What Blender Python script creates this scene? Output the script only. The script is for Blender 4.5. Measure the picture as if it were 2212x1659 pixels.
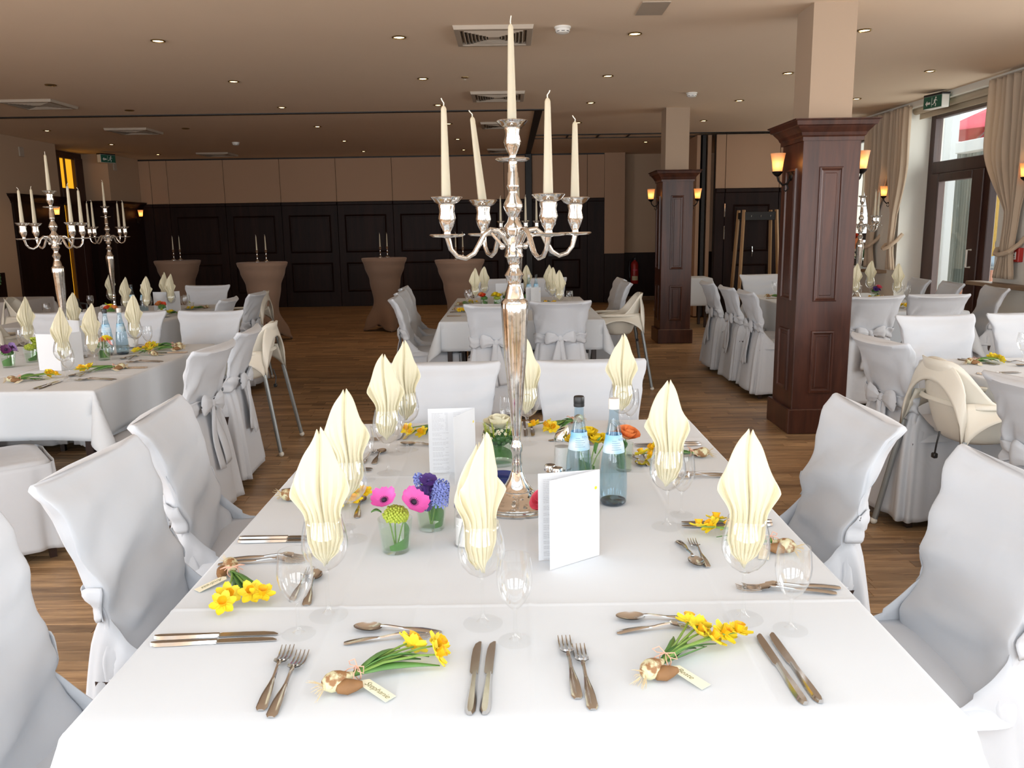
import bpy, bmesh, math, random
from math import sin, cos, pi, radians, sqrt, exp
from mathutils import Vector, Matrix, noise
random.seed(7)
for _o in list(bpy.data.objects): bpy.data.objects.remove(_o)
SC = bpy.context.scene
COL = SC.collection

# ------------------------------------------------------------------ camera
CAM_H, FPX, PITCH, ROLL = 1.51, 1790.0, radians(10.55), radians(0.86)
cd = bpy.data.cameras.new('camera'); cam = bpy.data.objects.new('camera', cd); COL.objects.link(cam)
cd.sensor_width = 36.0; cd.lens = FPX / 2212.0 * 36.0; cd.clip_start = 0.05; cd.clip_end = 200
_fw = Vector((0, cos(PITCH), -sin(PITCH))); _u0 = Vector((0, sin(PITCH), cos(PITCH))); _r0 = Vector((1, 0, 0))
_rt = _r0 * cos(ROLL) - _u0 * sin(ROLL); _up = _r0 * sin(ROLL) + _u0 * cos(ROLL)
_m = Matrix((_rt, _up, -_fw)).transposed().to_4x4(); _m.translation = Vector((0, 0, CAM_H))
cam.matrix_world = _m
SC.camera = cam

# ------------------------------------------------------------------ world, daylight, exposure
w = bpy.data.worlds.new('sky'); SC.world = w; w.use_nodes = True
wn = w.node_tree; wn.nodes.clear()
_bg = wn.nodes.new('ShaderNodeBackground'); _wo = wn.nodes.new('ShaderNodeOutputWorld')
_bg.inputs[0].default_value = (0.86, 0.93, 1.0, 1); _bg.inputs[1].default_value = 2.2
wn.links.new(_bg.outputs[0], _wo.inputs[0])
def area(name, loc, rot, sx, sy, power, col):
    l = bpy.data.lights.new(name, 'AREA'); l.shape = 'RECTANGLE'; l.size = sx; l.size_y = sy
    l.energy = power; l.color = col
    o = bpy.data.objects.new(name, l); COL.objects.link(o); o.location = loc; o.rotation_euler = rot
    return o
REAR_WINDOWS = [(-6.2, 1.9), (-3.6, 1.9), (-1.0, 1.9), (1.6, 1.9), (3.9, 1.6)]   # centre x, width (daylight behind the photographer)
for _x, _w in REAR_WINDOWS:
    area('window_daylight', (_x, -2.75, 1.75), (radians(90), 0, 0), _w, 2.2, 95, (0.92, 0.96, 1.0))
area('door_daylight', (5.95, 9.9, 1.6), (0, radians(90), 0), 2.6, 1.5, 60, (1.0, 0.97, 0.92))
area('side_daylight', (5.75, 12.5, 1.8), (0, radians(90), 0), 1.7, 1.2, 18, (1.0, 0.97, 0.92))
area('side_daylight', (5.75, 4.6, 1.85), (0, radians(90), 0), 1.8, 2.4, 95, (0.99, 0.97, 0.95))  # daylight for an added window in the unseen near right wall
area('side_daylight', (5.75, 1.2, 1.85), (0, radians(90), 0), 1.8, 2.4, 110, (0.97, 0.97, 0.98))  # same, for the added window beside the photographer
area('side_daylight', (-7.75, 0.6, 1.85), (0, radians(-90), 0), 1.9, 3.4, 320, (0.95, 0.97, 1.0))  # opening added in the unseen left wall for more daylight
SKY = (-5.2, 4.0, -1.0, 0.95)     # unseen roof light, added to light the near table from above: x0, x1, y0, y1
SC.view_settings.view_transform = 'Standard'; SC.view_settings.look = 'None'
SC.view_settings.exposure = -0.12; SC.view_settings.gamma = 1.0; SC.view_settings.use_curve_mapping = False
SC.cycles.transparent_max_bounces = 24; SC.cycles.max_bounces = 5; SC.cycles.diffuse_bounces = 3; SC.cycles.glossy_bounces = 4; SC.cycles.transmission_bounces = 5
SC.cycles.use_adaptive_sampling = True; SC.cycles.adaptive_threshold = 0.08
SC.cycles.caustics_reflective = False; SC.cycles.caustics_refractive = False
SC.cycles.sample_clamp_indirect = 6.0

# ------------------------------------------------------------------ materials
MAT = {}
def nodes(name):
    m = bpy.data.materials.new(name); m.use_nodes = True; MAT[name] = m
    nt = m.node_tree; return m, nt, nt.nodes['Principled BSDF']
def nn(nt, t, **k):
    n = nt.nodes.new(t)
    for a, b in k.items(): setattr(n, a, b)
    return n
def setc(b, col, rough=0.6, metal=0.0, spec=0.5):
    b.inputs['Base Color'].default_value = (*col, 1); b.inputs['Roughness'].default_value = rough
    b.inputs['Metallic'].default_value = metal; b.inputs['Specular IOR Level'].default_value = spec
def plain(name, col, rough=0.6, metal=0.0, spec=0.5, emit=None, es=1.0, bump=0.0, bscale=60, var=0.0, vscale=6, sheen=0.0, sss=0.0):
    m, nt, b = nodes(name); setc(b, col, rough, metal, spec)
    tc = None
    if var or bump:
        tc = nn(nt, 'ShaderNodeTexCoord')
    if var:
        n = nn(nt, 'ShaderNodeTexNoise'); n.inputs['Scale'].default_value = vscale; n.inputs['Detail'].default_value = 4
        nt.links.new(tc.outputs['Object'], n.inputs['Vector'])
        mx = nn(nt, 'ShaderNodeMix', data_type='RGBA')
        mx.inputs['A'].default_value = (*[c * (1 - var) for c in col], 1); mx.inputs['B'].default_value = (*[min(1, c * (1 + var)) for c in col], 1)
        nt.links.new(n.outputs['Fac'], mx.inputs['Factor']); nt.links.new(mx.outputs['Result'], b.inputs['Base Color'])
    if bump:
        n = nn(nt, 'ShaderNodeTexNoise'); n.inputs['Scale'].default_value = bscale; n.inputs['Detail'].default_value = 3
        nt.links.new(tc.outputs['Object'], n.inputs['Vector'])
        bp = nn(nt, 'ShaderNodeBump'); bp.inputs['Strength'].default_value = bump; bp.inputs['Distance'].default_value = 0.01
        nt.links.new(n.outputs['Fac'], bp.inputs['Height']); nt.links.new(bp.outputs[0], b.inputs['Normal'])
    if emit:
        b.inputs['Emission Color'].default_value = (*emit, 1); b.inputs['Emission Strength'].default_value = es
    if sheen: b.inputs['Sheen Weight'].default_value = sheen
    if sss:
        b.inputs['Subsurface Weight'].default_value = sss; b.inputs['Subsurface Radius'].default_value = (0.02, 0.012, 0.006); b.inputs['Subsurface Scale'].default_value = 0.5
    return m
def wood(name, dark, light, rough=0.4, axis='z', scale=9.0, bump=0.08):
    m, nt, b = nodes(name); setc(b, dark, rough)
    tc = nn(nt, 'ShaderNodeTexCoord'); mp = nn(nt, 'ShaderNodeMapping')
    s = {'x': (0.09, 1, 1), 'y': (1, 0.09, 1), 'z': (1, 1, 0.09)}[axis]
    mp.inputs['Scale'].default_value = s
    nt.links.new(tc.outputs['Object'], mp.inputs['Vector'])
    n = nn(nt, 'ShaderNodeTexNoise'); n.inputs['Scale'].default_value = scale; n.inputs['Detail'].default_value = 5; n.inputs['Roughness'].default_value = 0.65; n.inputs['Distortion'].default_value = 0.6
    nt.links.new(mp.outputs[0], n.inputs['Vector'])
    cr = nn(nt, 'ShaderNodeValToRGB'); cr.color_ramp.elements[0].position = 0.32; cr.color_ramp.elements[1].position = 0.72
    cr.color_ramp.elements[0].color = (*dark, 1); cr.color_ramp.elements[1].color = (*light, 1)
    nt.links.new(n.outputs['Fac'], cr.inputs[0]); nt.links.new(cr.outputs[0], b.inputs['Base Color'])
    bp = nn(nt, 'ShaderNodeBump'); bp.inputs['Strength'].default_value = bump; bp.inputs['Distance'].default_value = 0.004
    nt.links.new(n.outputs['Fac'], bp.inputs['Height']); nt.links.new(bp.outputs[0], b.inputs['Normal'])
    return m
def thin_glass(name, tint=(1, 1, 1), refl=0.5, base=0.03, rough=0.0):
    """thin-walled clear glass: clear in the middle, reflecting towards grazing angles"""
    m = bpy.data.materials.new(name); m.use_nodes = True; MAT[name] = m; nt = m.node_tree; nt.nodes.clear()
    o = nn(nt, 'ShaderNodeOutputMaterial'); t = nn(nt, 'ShaderNodeBsdfTransparent'); g = nn(nt, 'ShaderNodeBsdfGlossy')
    t.inputs[0].default_value = (*tint, 1); g.inputs['Roughness'].default_value = rough; g.inputs['Color'].default_value = (1, 1, 1, 1)
    lw = nn(nt, 'ShaderNodeLayerWeight'); lw.inputs['Blend'].default_value = 0.35
    mr = nn(nt, 'ShaderNodeMapRange'); mr.inputs['To Min'].default_value = base; mr.inputs['To Max'].default_value = refl
    pw = nn(nt, 'ShaderNodeMath', operation='POWER'); pw.inputs[1].default_value = 1.9
    nt.links.new(lw.outputs['Facing'], pw.inputs[0]); nt.links.new(pw.outputs[0], mr.inputs['Value'])
    mx = nn(nt, 'ShaderNodeMixShader')
    nt.links.new(mr.outputs[0], mx.inputs[0]); nt.links.new(t.outputs[0], mx.inputs[1]); nt.links.new(g.outputs[0], mx.inputs[2])
    nt.links.new(mx.outputs[0], o.inputs[0])
    return m
def cloth(name, col, trans=0.0, rough=0.85, bump=0.06, bscale=9, sheen=0.15):
    m, nt, b = nodes(name); setc(b, col, rough, 0, 0.25); b.inputs['Sheen Weight'].default_value = sheen
    tc = nn(nt, 'ShaderNodeTexCoord')
    n = nn(nt, 'ShaderNodeTexNoise'); n.inputs['Scale'].default_value = bscale; n.inputs['Detail'].default_value = 2; n.inputs['Distortion'].default_value = 0.6
    nt.links.new(tc.outputs['Object'], n.inputs['Vector'])
    bp = nn(nt, 'ShaderNodeBump'); bp.inputs['Strength'].default_value = bump; bp.inputs['Distance'].default_value = 0.03
    nt.links.new(n.outputs['Fac'], bp.inputs['Height'])
    nt.links.new(bp.outputs[0], b.inputs['Normal'])
    if trans:
        out = [x for x in nt.nodes if x.type == 'OUTPUT_MATERIAL'][0]
        tr = nn(nt, 'ShaderNodeBsdfTranslucent'); tr.inputs[0].default_value = (*col, 1)
        mx = nn(nt, 'ShaderNodeMixShader'); mx.inputs[0].default_value = trans
        nt.links.new(b.outputs[0], mx.inputs[1]); nt.links.new(tr.outputs[0], mx.inputs[2]); nt.links.new(mx.outputs[0], out.inputs[0])
    return m
cloth('table_linen', (0.695, 0.735, 0.775), bump=0.03, bscale=5)
cloth('chair_linen', (0.605, 0.63, 0.67), bump=0.16, bscale=7)
cloth('napkin_cream', (0.93, 0.87, 0.66), trans=0.25, bump=0.01)
cloth('stretch_taupe', (0.28, 0.18, 0.125), bump=0.01)
cloth('curtain_sheer', (0.70, 0.56, 0.42), trans=0.35, bump=0.02)
cloth('buffet_linen', (0.62, 0.58, 0.55), bump=0.03)
plain('wax_cream', (0.50, 0.44, 0.32), 0.45, sss=0.25)
plain('wick', (0.80, 0.74, 0.62), 0.8)
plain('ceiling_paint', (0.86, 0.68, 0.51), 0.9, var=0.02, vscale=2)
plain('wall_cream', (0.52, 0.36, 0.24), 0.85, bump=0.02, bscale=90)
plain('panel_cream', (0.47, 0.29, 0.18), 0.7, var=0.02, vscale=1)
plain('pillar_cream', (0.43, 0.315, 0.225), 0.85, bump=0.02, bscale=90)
plain('reveal_white', (0.80, 0.77, 0.70), 0.8)
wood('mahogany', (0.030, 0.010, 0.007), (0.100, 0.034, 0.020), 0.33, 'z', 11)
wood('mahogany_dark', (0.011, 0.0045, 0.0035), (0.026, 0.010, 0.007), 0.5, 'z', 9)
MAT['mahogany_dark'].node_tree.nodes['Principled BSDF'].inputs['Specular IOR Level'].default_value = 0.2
wood('door_wood', (0.035, 0.013, 0.010), (0.070, 0.026, 0.018), 0.4, 'z', 9)
wood('beech', (0.34, 0.19, 0.085), (0.50, 0.30, 0.14), 0.45, 'z', 7)
wood('leg_wood', (0.022, 0.012, 0.010), (0.05, 0.025, 0.018), 0.35, 'z', 9)
wood('sill_wood', (0.22, 0.14, 0.085), (0.36, 0.25, 0.16), 0.5, 'y', 7)
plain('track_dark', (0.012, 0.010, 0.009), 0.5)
plain('seam_dark', (0.05, 0.04, 0.033), 0.8)
plain('black_plastic', (0.012, 0.012, 0.013), 0.35)
plain('blind_beige', (0.55, 0.46, 0.34), 0.8)
plain('grille_paint', (0.46, 0.38, 0.30), 0.5)
plain('white_plastic', (0.80, 0.77, 0.72), 0.45)
plain('high_chair_plastic', (0.80, 0.76, 0.66), 0.35)
plain('grey_tube', (0.30, 0.32, 0.32), 0.35, 0.5)
plain('foot_rubber', (0.75, 0.72, 0.64), 0.5)
plain('iron_black', (0.010, 0.008, 0.007), 0.45, 0.6)
plain('brass_rim', (0.45, 0.33, 0.16), 0.3, 1.0)
plain('lamp_bulb', (1, 0.8, 0.5), 0.5, emit=(1.0, 0.62, 0.22), es=16)
plain('downlight_bulb', (1, 0.9, 0.7), 0.5, emit=(1.0, 0.72, 0.38), es=12)
plain('red_paint', (0.42, 0.025, 0.02), 0.35)
plain('label_cream', (0.75, 0.66, 0.42), 0.6)
plain('exit_green', (0.01, 0.10, 0.06), 0.4)
plain('sign_white', (0.78, 0.76, 0.70), 0.5)
plain('paper_white', (0.70, 0.71, 0.73), 0.75)
plain('paper_cream', (0.86, 0.81, 0.62), 0.8)
plain('ink_grey', (0.52, 0.52, 0.54), 0.8)
plain('ink_green', (0.16, 0.17, 0.04), 0.7)
plain('ink_dark', (0.05, 0.05, 0.05), 0.7)
plain('porcelain', (0.80, 0.79, 0.76), 0.2)
plain('leaf_green', (0.10, 0.24, 0.055), 0.45, var=0.35, vscale=25)
plain('leaf_dark', (0.045, 0.13, 0.03), 0.4, var=0.3, vscale=20)
plain('stem_green', (0.20, 0.33, 0.07), 0.5, var=0.2, vscale=30)
plain('lime_bloom', (0.42, 0.50, 0.055), 0.6, var=0.25, vscale=90)
plain('daffodil_yellow', (0.90, 0.70, 0.03), 0.5, var=0.1, vscale=60)
plain('daffodil_orange', (0.90, 0.47, 0.01), 0.5, var=0.12, vscale=60)
plain('tulip_yellow', (0.85, 0.62, 0.02), 0.45, var=0.1, vscale=40)
plain('anemone_pink', (0.72, 0.10, 0.42), 0.5, var=0.25, vscale=40)
plain('anemone_lilac', (0.36, 0.24, 0.58), 0.5, var=0.25, vscale=40)
plain('anemone_purple', (0.10, 0.012, 0.09), 0.5, var=0.3, vscale=40)
plain('violet_deep', (0.055, 0.018, 0.17), 0.5, var=0.3, vscale=50)
plain('hyacinth_blue', (0.24, 0.29, 0.70), 0.5, var=0.2, vscale=60)
plain('flower_eye', (0.02, 0.006, 0.03), 0.6)
plain('rose_white', (0.84, 0.80, 0.60), 0.6, var=0.08, vscale=40)
plain('waxflower', (0.80, 0.77, 0.58), 0.6)
plain('rose_orange', (0.88, 0.27, 0.08), 0.5, var=0.25, vscale=35)
plain('rose_pink', (0.80, 0.10, 0.16), 0.5, var=0.3, vscale=50)
plain('gerbera_red', (0.75, 0.07, 0.02), 0.5, var=0.3, vscale=50)
def two_tone(name, a, b_, scale):
    m, nt, b = nodes(name); setc(b, a, 0.6); tc = nn(nt, 'ShaderNodeTexCoord'); n = nn(nt, 'ShaderNodeTexNoise'); n.inputs['Scale'].default_value = scale; n.inputs['Detail'].default_value = 3
    nt.links.new(tc.outputs['Object'], n.inputs['Vector']); cr = nn(nt, 'ShaderNodeValToRGB'); cr.color_ramp.elements[0].position = 0.44; cr.color_ramp.elements[1].position = 0.54
    cr.color_ramp.elements[0].color = (*b_, 1); cr.color_ramp.elements[1].color = (*a, 1); nt.links.new(n.outputs['Fac'], cr.inputs[0]); nt.links.new(cr.outputs[0], b.inputs['Base Color'])
two_tone('bulb_skin', (0.66, 0.63, 0.40), (0.30, 0.15, 0.06), 55)
plain('bulb_brown', (0.26, 0.13, 0.05), 0.7, var=0.3, vscale=40)
plain('root_pale', (0.62, 0.50, 0.30), 0.8)
plain('twine_red', (0.80, 0.45, 0.33), 0.8)
plain('salt_white', (0.82, 0.81, 0.79), 0.9, bump=0.3, bscale=400)
plain('pepper_brown', (0.42, 0.31, 0.19), 0.9, var=0.4, vscale=300)
plain('dish_blue', (0.02, 0.035, 0.16), 0.15)
plain('ochre_render', (0.62, 0.36, 0.06), 0.9, bump=0.05, bscale=40)
plain('paving', (0.50, 0.47, 0.43), 0.9)
plain('parasol_red', (0.80, 0.10, 0.14), 0.7)
plain('coral_cushion', (0.80, 0.36, 0.24), 0.8)
plain('frame_grey', (0.42, 0.44, 0.42), 0.5)
plain('post_white', (0.85, 0.85, 0.83), 0.6)
plain('hair_dark', (0.018, 0.013, 0.010), 0.55)
plain('jacket_blue', (0.42, 0.52, 0.62), 0.8)
plain('trousers_dark', (0.03, 0.035, 0.05), 0.8)
plain('skin', (0.55, 0.33, 0.24), 0.5)
plain('lit_orange', (0.7, 0.35, 0.02), 0.6, emit=(1.0, 0.45, 0.02), es=1.1)  # sunlit outdoors behind the panes, put in as emission
plain('reflection_grey', (0.22, 0.24, 0.21), 0.8)
plain('chrome', (0.80, 0.79, 0.77), 0.10, 1.0)
thin_glass('glass_clear', (0.992, 0.995, 0.995), 0.85, 0.03)
thin_glass('glass_foot', (0.995, 0.997, 0.997), 0.10, 0.012)
thin_glass('glass_vase', (0.95, 0.98, 0.965), 0.5, 0.03)
thin_glass('glass_bottle', (0.76, 0.87, 0.93), 0.6, 0.05)
thin_glass('bottle_water', (0.93, 0.97, 0.985), 0.2, 0.01)
thin_glass('window_glass', (0.95, 0.97, 0.96), 0.35, 0.05)
thin_glass('vase_water', (0.93, 0.97, 0.92), 0.2, 0.01)
def metal(name, col, rough, speck=0.0):
    m, nt, b = nodes(name); setc(b, col, rough, 1.0)
    if speck:
        tc = nn(nt, 'ShaderNodeTexCoord'); v = nn(nt, 'ShaderNodeTexNoise'); v.inputs['Scale'].default_value = 70; v.inputs['Detail'].default_value = 6
        nt.links.new(tc.outputs['Object'], v.inputs['Vector'])
        cr = nn(nt, 'ShaderNodeValToRGB'); cr.color_ramp.elements[0].position = 0.30; cr.color_ramp.elements[1].position = 0.48
        cr.color_ramp.elements[0].color = (*[c * (1 - speck) for c in col], 1); cr.color_ramp.elements[1].color = (*col, 1)
        nt.links.new(v.outputs['Fac'], cr.inputs[0]); nt.links.new(cr.outputs[0], b.inputs['Base Color'])
    return m
metal('silver', (0.74, 0.72, 0.69), 0.07, 0.40)
metal('steel', (0.60, 0.59, 0.575), 0.16)
metal('steel_blade', (0.56, 0.53, 0.50), 0.26)
def frosted():
    m = bpy.data.materials.new('lamp_frosted'); m.use_nodes = True; MAT['lamp_frosted'] = m; nt = m.node_tree; b = nt.nodes['Principled BSDF']
    setc(b, (0.80, 0.62, 0.46), 0.5); o = [x for x in nt.nodes if x.type == 'OUTPUT_MATERIAL'][0]
    tr = nn(nt, 'ShaderNodeBsdfTranslucent'); tr.inputs[0].default_value = (0.95, 0.72, 0.48, 1)
    tp = nn(nt, 'ShaderNodeBsdfTransparent'); tp.inputs[0].default_value = (0.95, 0.8, 0.65, 1)
    mx = nn(nt, 'ShaderNodeMixShader'); mx.inputs[0].default_value = 0.55
    m2 = nn(nt, 'ShaderNodeMixShader'); m2.inputs[0].default_value = 0.28
    nt.links.new(b.outputs[0], mx.inputs[1]); nt.links.new(tr.outputs[0], mx.inputs[2])
    nt.links.new(mx.outputs[0], m2.inputs[1]); nt.links.new(tp.outputs[0], m2.inputs[2]); nt.links.new(m2.outputs[0], o.inputs[0])
frosted()
def label_blue():
    m, nt, b = nodes('label_sky'); setc(b, (0.4, 0.7, 0.9), 0.5)
    tc = nn(nt, 'ShaderNodeTexCoord'); n = nn(nt, 'ShaderNodeTexNoise'); n.inputs['Scale'].default_value = 14; n.inputs['Detail'].default_value = 2
    nt.links.new(tc.outputs['Object'], n.inputs['Vector'])
    cr = nn(nt, 'ShaderNodeValToRGB'); cr.color_ramp.elements[0].position = 0.42; cr.color_ramp.elements[1].position = 0.62
    cr.color_ramp.elements[0].color = (0.22, 0.56, 0.80, 1); cr.color_ramp.elements[1].color = (0.74, 0.84, 0.90, 1)
    nt.links.new(n.outputs['Fac'], cr.inputs[0]); nt.links.new(cr.outputs[0], b.inputs['Base Color'])
label_blue()
def plank_mat():
    m, nt, b = nodes('oak_plank'); setc(b, (0.2, 0.12, 0.06), 0.36)
    at = nn(nt, 'ShaderNodeAttribute', attribute_name='tone', attribute_type='GEOMETRY')
    tc = nn(nt, 'ShaderNodeTexCoord'); mp = nn(nt, 'ShaderNodeMapping'); mp.inputs['Scale'].default_value = (0.10, 1, 1)
    ad = nn(nt, 'ShaderNodeVectorMath', operation='ADD'); sc_ = nn(nt, 'ShaderNodeVectorMath', operation='SCALE'); sc_.inputs['Scale'].default_value = 37.0
    nt.links.new(at.outputs['Color'], sc_.inputs[0]); nt.links.new(tc.outputs['Object'], mp.inputs['Vector'])
    nt.links.new(mp.outputs[0], ad.inputs[0]); nt.links.new(sc_.outputs[0], ad.inputs[1])
    n = nn(nt, 'ShaderNodeTexNoise'); n.inputs['Scale'].default_value = 26; n.inputs['Detail'].default_value = 5; n.inputs['Roughness'].default_value = 0.7; n.inputs['Distortion'].default_value = 0.5
    nt.links.new(ad.outputs[0], n.inputs['Vector'])
    cr = nn(nt, 'ShaderNodeValToRGB'); e = cr.color_ramp.elements
    e[0].position = 0.30; e[0].color = (0.19, 0.105, 0.050, 1); e[1].position = 0.72; e[1].color = (0.56, 0.36, 0.19, 1)
    nt.links.new(n.outputs['Fac'], cr.inputs[0])
    mx = nn(nt, 'ShaderNodeMix', data_type='RGBA', blend_type='MULTIPLY'); mx.inputs['Factor'].default_value = 1.0
    mr = nn(nt, 'ShaderNodeMapRange'); mr.inputs['To Min'].default_value = 0.66; mr.inputs['To Max'].default_value = 1.3
    sp = nn(nt, 'ShaderNodeSeparateColor'); nt.links.new(at.outputs['Color'], sp.inputs[0]); nt.links.new(sp.outputs[0], mr.inputs['Value'])
    cb = nn(nt, 'ShaderNodeCombineColor')
    for i in range(3): nt.links.new(mr.outputs[0], cb.inputs[i])
    nt.links.new(cr.outputs[0], mx.inputs['A']); nt.links.new(cb.outputs[0], mx.inputs['B']); nt.links.new(mx.outputs['Result'], b.inputs['Base Color'])
    bp = nn(nt, 'ShaderNodeBump'); bp.inputs['Strength'].default_value = 0.12; bp.inputs['Distance'].default_value = 0.003
    nt.links.new(n.outputs['Fac'], bp.inputs['Height']); nt.links.new(bp.outputs[0], b.inputs['Normal'])
plank_mat()

# ------------------------------------------------------------------ geometry helpers
class G:
    def __init__(s): s.v = []; s.f = []
    def add(s, vs, fs, M=None):
        o = len(s.v)
        s.v += [tuple(M @ Vector(p)) for p in vs] if M else [tuple(p) for p in vs]
        s.f += [tuple(i + o for i in f) for f in fs]; return s
    def box(s, x0, x1, y0, y1, z0, z1, M=None):
        vs = [(x0, y0, z0), (x1, y0, z0), (x1, y1, z0), (x0, y1, z0), (x0, y0, z1), (x1, y0, z1), (x1, y1, z1), (x0, y1, z1)]
        return s.add(vs, [(0, 3, 2, 1), (4, 5, 6, 7), (0, 1, 5, 4), (1, 2, 6, 5), (2, 3, 7, 6), (3, 0, 4, 7)], M)
    def cbox(s, x0, x1, y0, y1, z0, z1, c=0.004, M=None):
        """box with chamfered edges"""
        bm = bmesh.new(); bmesh.ops.create_cube(bm, size=1)
        for v in bm.verts: v.co = Vector(((x0 + x1) / 2 + v.co.x * (x1 - x0), (y0 + y1) / 2 + v.co.y * (y1 - y0), (z0 + z1) / 2 + v.co.z * (z1 - z0)))
        c = min(c, 0.45 * min(abs(x1 - x0), abs(y1 - y0), abs(z1 - z0)))
        bmesh.ops.bevel(bm, geom=bm.edges[:], offset=c, segments=1, profile=0.5, affect='EDGES')
        bm.verts.index_update()
        s.add([v.co.copy() for v in bm.verts], [[v.index for v in f.verts] for f in bm.faces], M); bm.free(); return s
    def lathe(s, prof, n=24, c=(0, 0, 0), M=None, flutes=0, famp=0.0, close=True):
        vs = []; fs = []
        for r, z in prof:
            for i in range(n):
                a = 2 * pi * i / n; rr = r * (1 + famp * cos(flutes * a)) if flutes else r
                vs.append((c[0] + rr * cos(a), c[1] + rr * sin(a), c[2] + z))
        for j in range(len(prof) - 1):
            for i in range(n):
                k = (i + 1) % n; fs.append((j * n + i, j * n + k, (j + 1) * n + k, (j + 1) * n + i))
        if close:
            if prof[0][0] > 1e-6: fs.append(tuple(range(n - 1, -1, -1)))
            if prof[-1][0] > 1e-6: fs.append(tuple((len(prof) - 1) * n + i for i in range(n)))
        return s.add(vs, fs, M)
    def tube(s, pts, rad, n=8, M=None, cap=True):
        pts = [Vector(p) for p in pts]; m = len(pts)
        if not hasattr(rad, '__len__'): rad = [rad] * m
        t = [(pts[min(i + 1, m - 1)] - pts[max(i - 1, 0)]).normalized() for i in range(m)]
        a = Vector((0, 0, 1)) if abs(t[0].z) < 0.9 else Vector((1, 0, 0))
        nrm = (a - t[0] * a.dot(t[0])).normalized(); vs = []; fs = []
        for i in range(m):
            nrm = (nrm - t[i] * nrm.dot(t[i])).normalized(); b = t[i].cross(nrm)
            for k in range(n):
                an = 2 * pi * k / n; vs.append(pts[i] + (nrm * cos(an) + b * sin(an)) * rad[i])
        for i in range(m - 1):
            for k in range(n):
                q = (k + 1) % n; fs.append((i * n + k, i * n + q, (i + 1) * n + q, (i + 1) * n + k))
        if cap: fs.append(tuple(range(n - 1, -1, -1))); fs.append(tuple((m - 1) * n + k for k in range(n)))
        return s.add(vs, fs, M)
    def sheet(s, fn, nu, nv, cu=False, M=None):
        vs = [fn(i / (nu if cu else nu - 1), j / (nv - 1)) for j in range(nv) for i in range(nu)]; fs = []
        for j in range(nv - 1):
            for i in range(nu if cu else nu - 1):
                k = (i + 1) % nu; fs.append((j * nu + i, j * nu + k, (j + 1) * nu + k, (j + 1) * nu + i))
        return s.add(vs, fs, M)
    def prism(s, poly, h0, h1, M=None):
        n = len(poly); vs = [(x, y, h0) for x, y in poly] + [(x, y, h1) for x, y in poly]
        fs = [tuple(range(n - 1, -1, -1)), tuple(range(n, 2 * n))] + [(i, (i + 1) % n, n + (i + 1) % n, n + i) for i in range(n)]
        return s.add(vs, fs, M)
    def ball(s, c, r, n=10, m=7, sq=(1, 1, 1), M=None):
        prof = [(r * sin(pi * j / m), -r * cos(pi * j / m)) for j in range(m + 1)]
        vs = []; fs = []
        g = G().lathe([(max(p[0], 1e-5), p[1]) for p in prof], n, close=False)
        return s.add([(c[0] + x * sq[0], c[1] + y * sq[1], c[2] + z * sq[2]) for x, y, z in g.v], g.f, M)
    def mesh(s, name, mat, smooth=True, ang=40):
        me = bpy.data.meshes.new(name); me.from_pydata(s.v, [], s.f)
        if mat: me.materials.append(MAT[mat])
        if smooth:
            me.polygons.foreach_set('use_smooth', [True] * len(me.polygons)); me.set_sharp_from_angle(angle=radians(ang))
        me.update(); return me
    def obj(s, name, mat, parent=None, smooth=True, ang=40, solid=0, label=None):
        o = bpy.data.objects.new(name, s.mesh(name, mat, smooth, ang)); COL.objects.link(o)
        if parent: o.parent = parent
        if solid:
            md = o.modifiers.new('thickness', 'SOLIDIFY'); md.thickness = solid; md.offset = 0
        if label: o['label'] = label
        return o
def T(x=0, y=0, z=0): return Matrix.Translation((x, y, z))
def RX(a): return Matrix.Rotation(a, 4, 'X')
def RY(a): return Matrix.Rotation(a, 4, 'Y')
def RZ(a): return Matrix.Rotation(a, 4, 'Z')
def tag(o, label, cat, group=None, kind=None):
    if label: o['label'] = label
    if cat: o['category'] = cat
    if group: o['group'] = group
    if kind: o['kind'] = kind
    return o
def thing(name, label, cat, loc=(0, 0, 0), rz=0.0, group=None):
    o = bpy.data.objects.new(name, None); COL.objects.link(o); o.empty_display_size = 0.1
    o.location = loc; o.rotation_euler = (0, 0, rz); return tag(o, label, cat, group)
def struct(o, label=None, cat=None): o['kind'] = 'structure'; return tag(o, label, cat) if label else o
def copy_tree(o, loc=None, rz=None, label=None, group=None, parent=None):
    c = o.copy(); COL.objects.link(c)
    c.parent = parent
    if loc is not None: c.location = loc
    if rz is not None: c.rotation_euler = (0, 0, rz)
    if label: c['label'] = label
    if group: c['group'] = group
    for ch in o.children: copy_tree(ch, parent=c)
    return c
def drop_tree(o):
    for ch in list(o.children): drop_tree(ch)
    bpy.data.objects.remove(o)
def smooth01(t): t = max(0.0, min(1.0, t)); return t * t * (3 - 2 * t)
def lerp(a, b, t): return a + (b - a) * t
def interp(xs, t):
    for (a, va), (b, vb) in zip(xs, xs[1:]):
        if t <= b: return lerp(va, vb, smooth01((t - a) / (b - a)) if b > a else 0)
    return xs[-1][1]
def nz(x, y, z, s=1.0, o=0.0): return noise.noise(Vector((x * s + o, y * s - o, z * s + 2 * o)))
TZ = 0.75     # table height
# ================================================================== THE ROOM
H = 3.0; XL, XR, YB, YR = -7.45, 5.05, 17.2, -2.6
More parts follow.
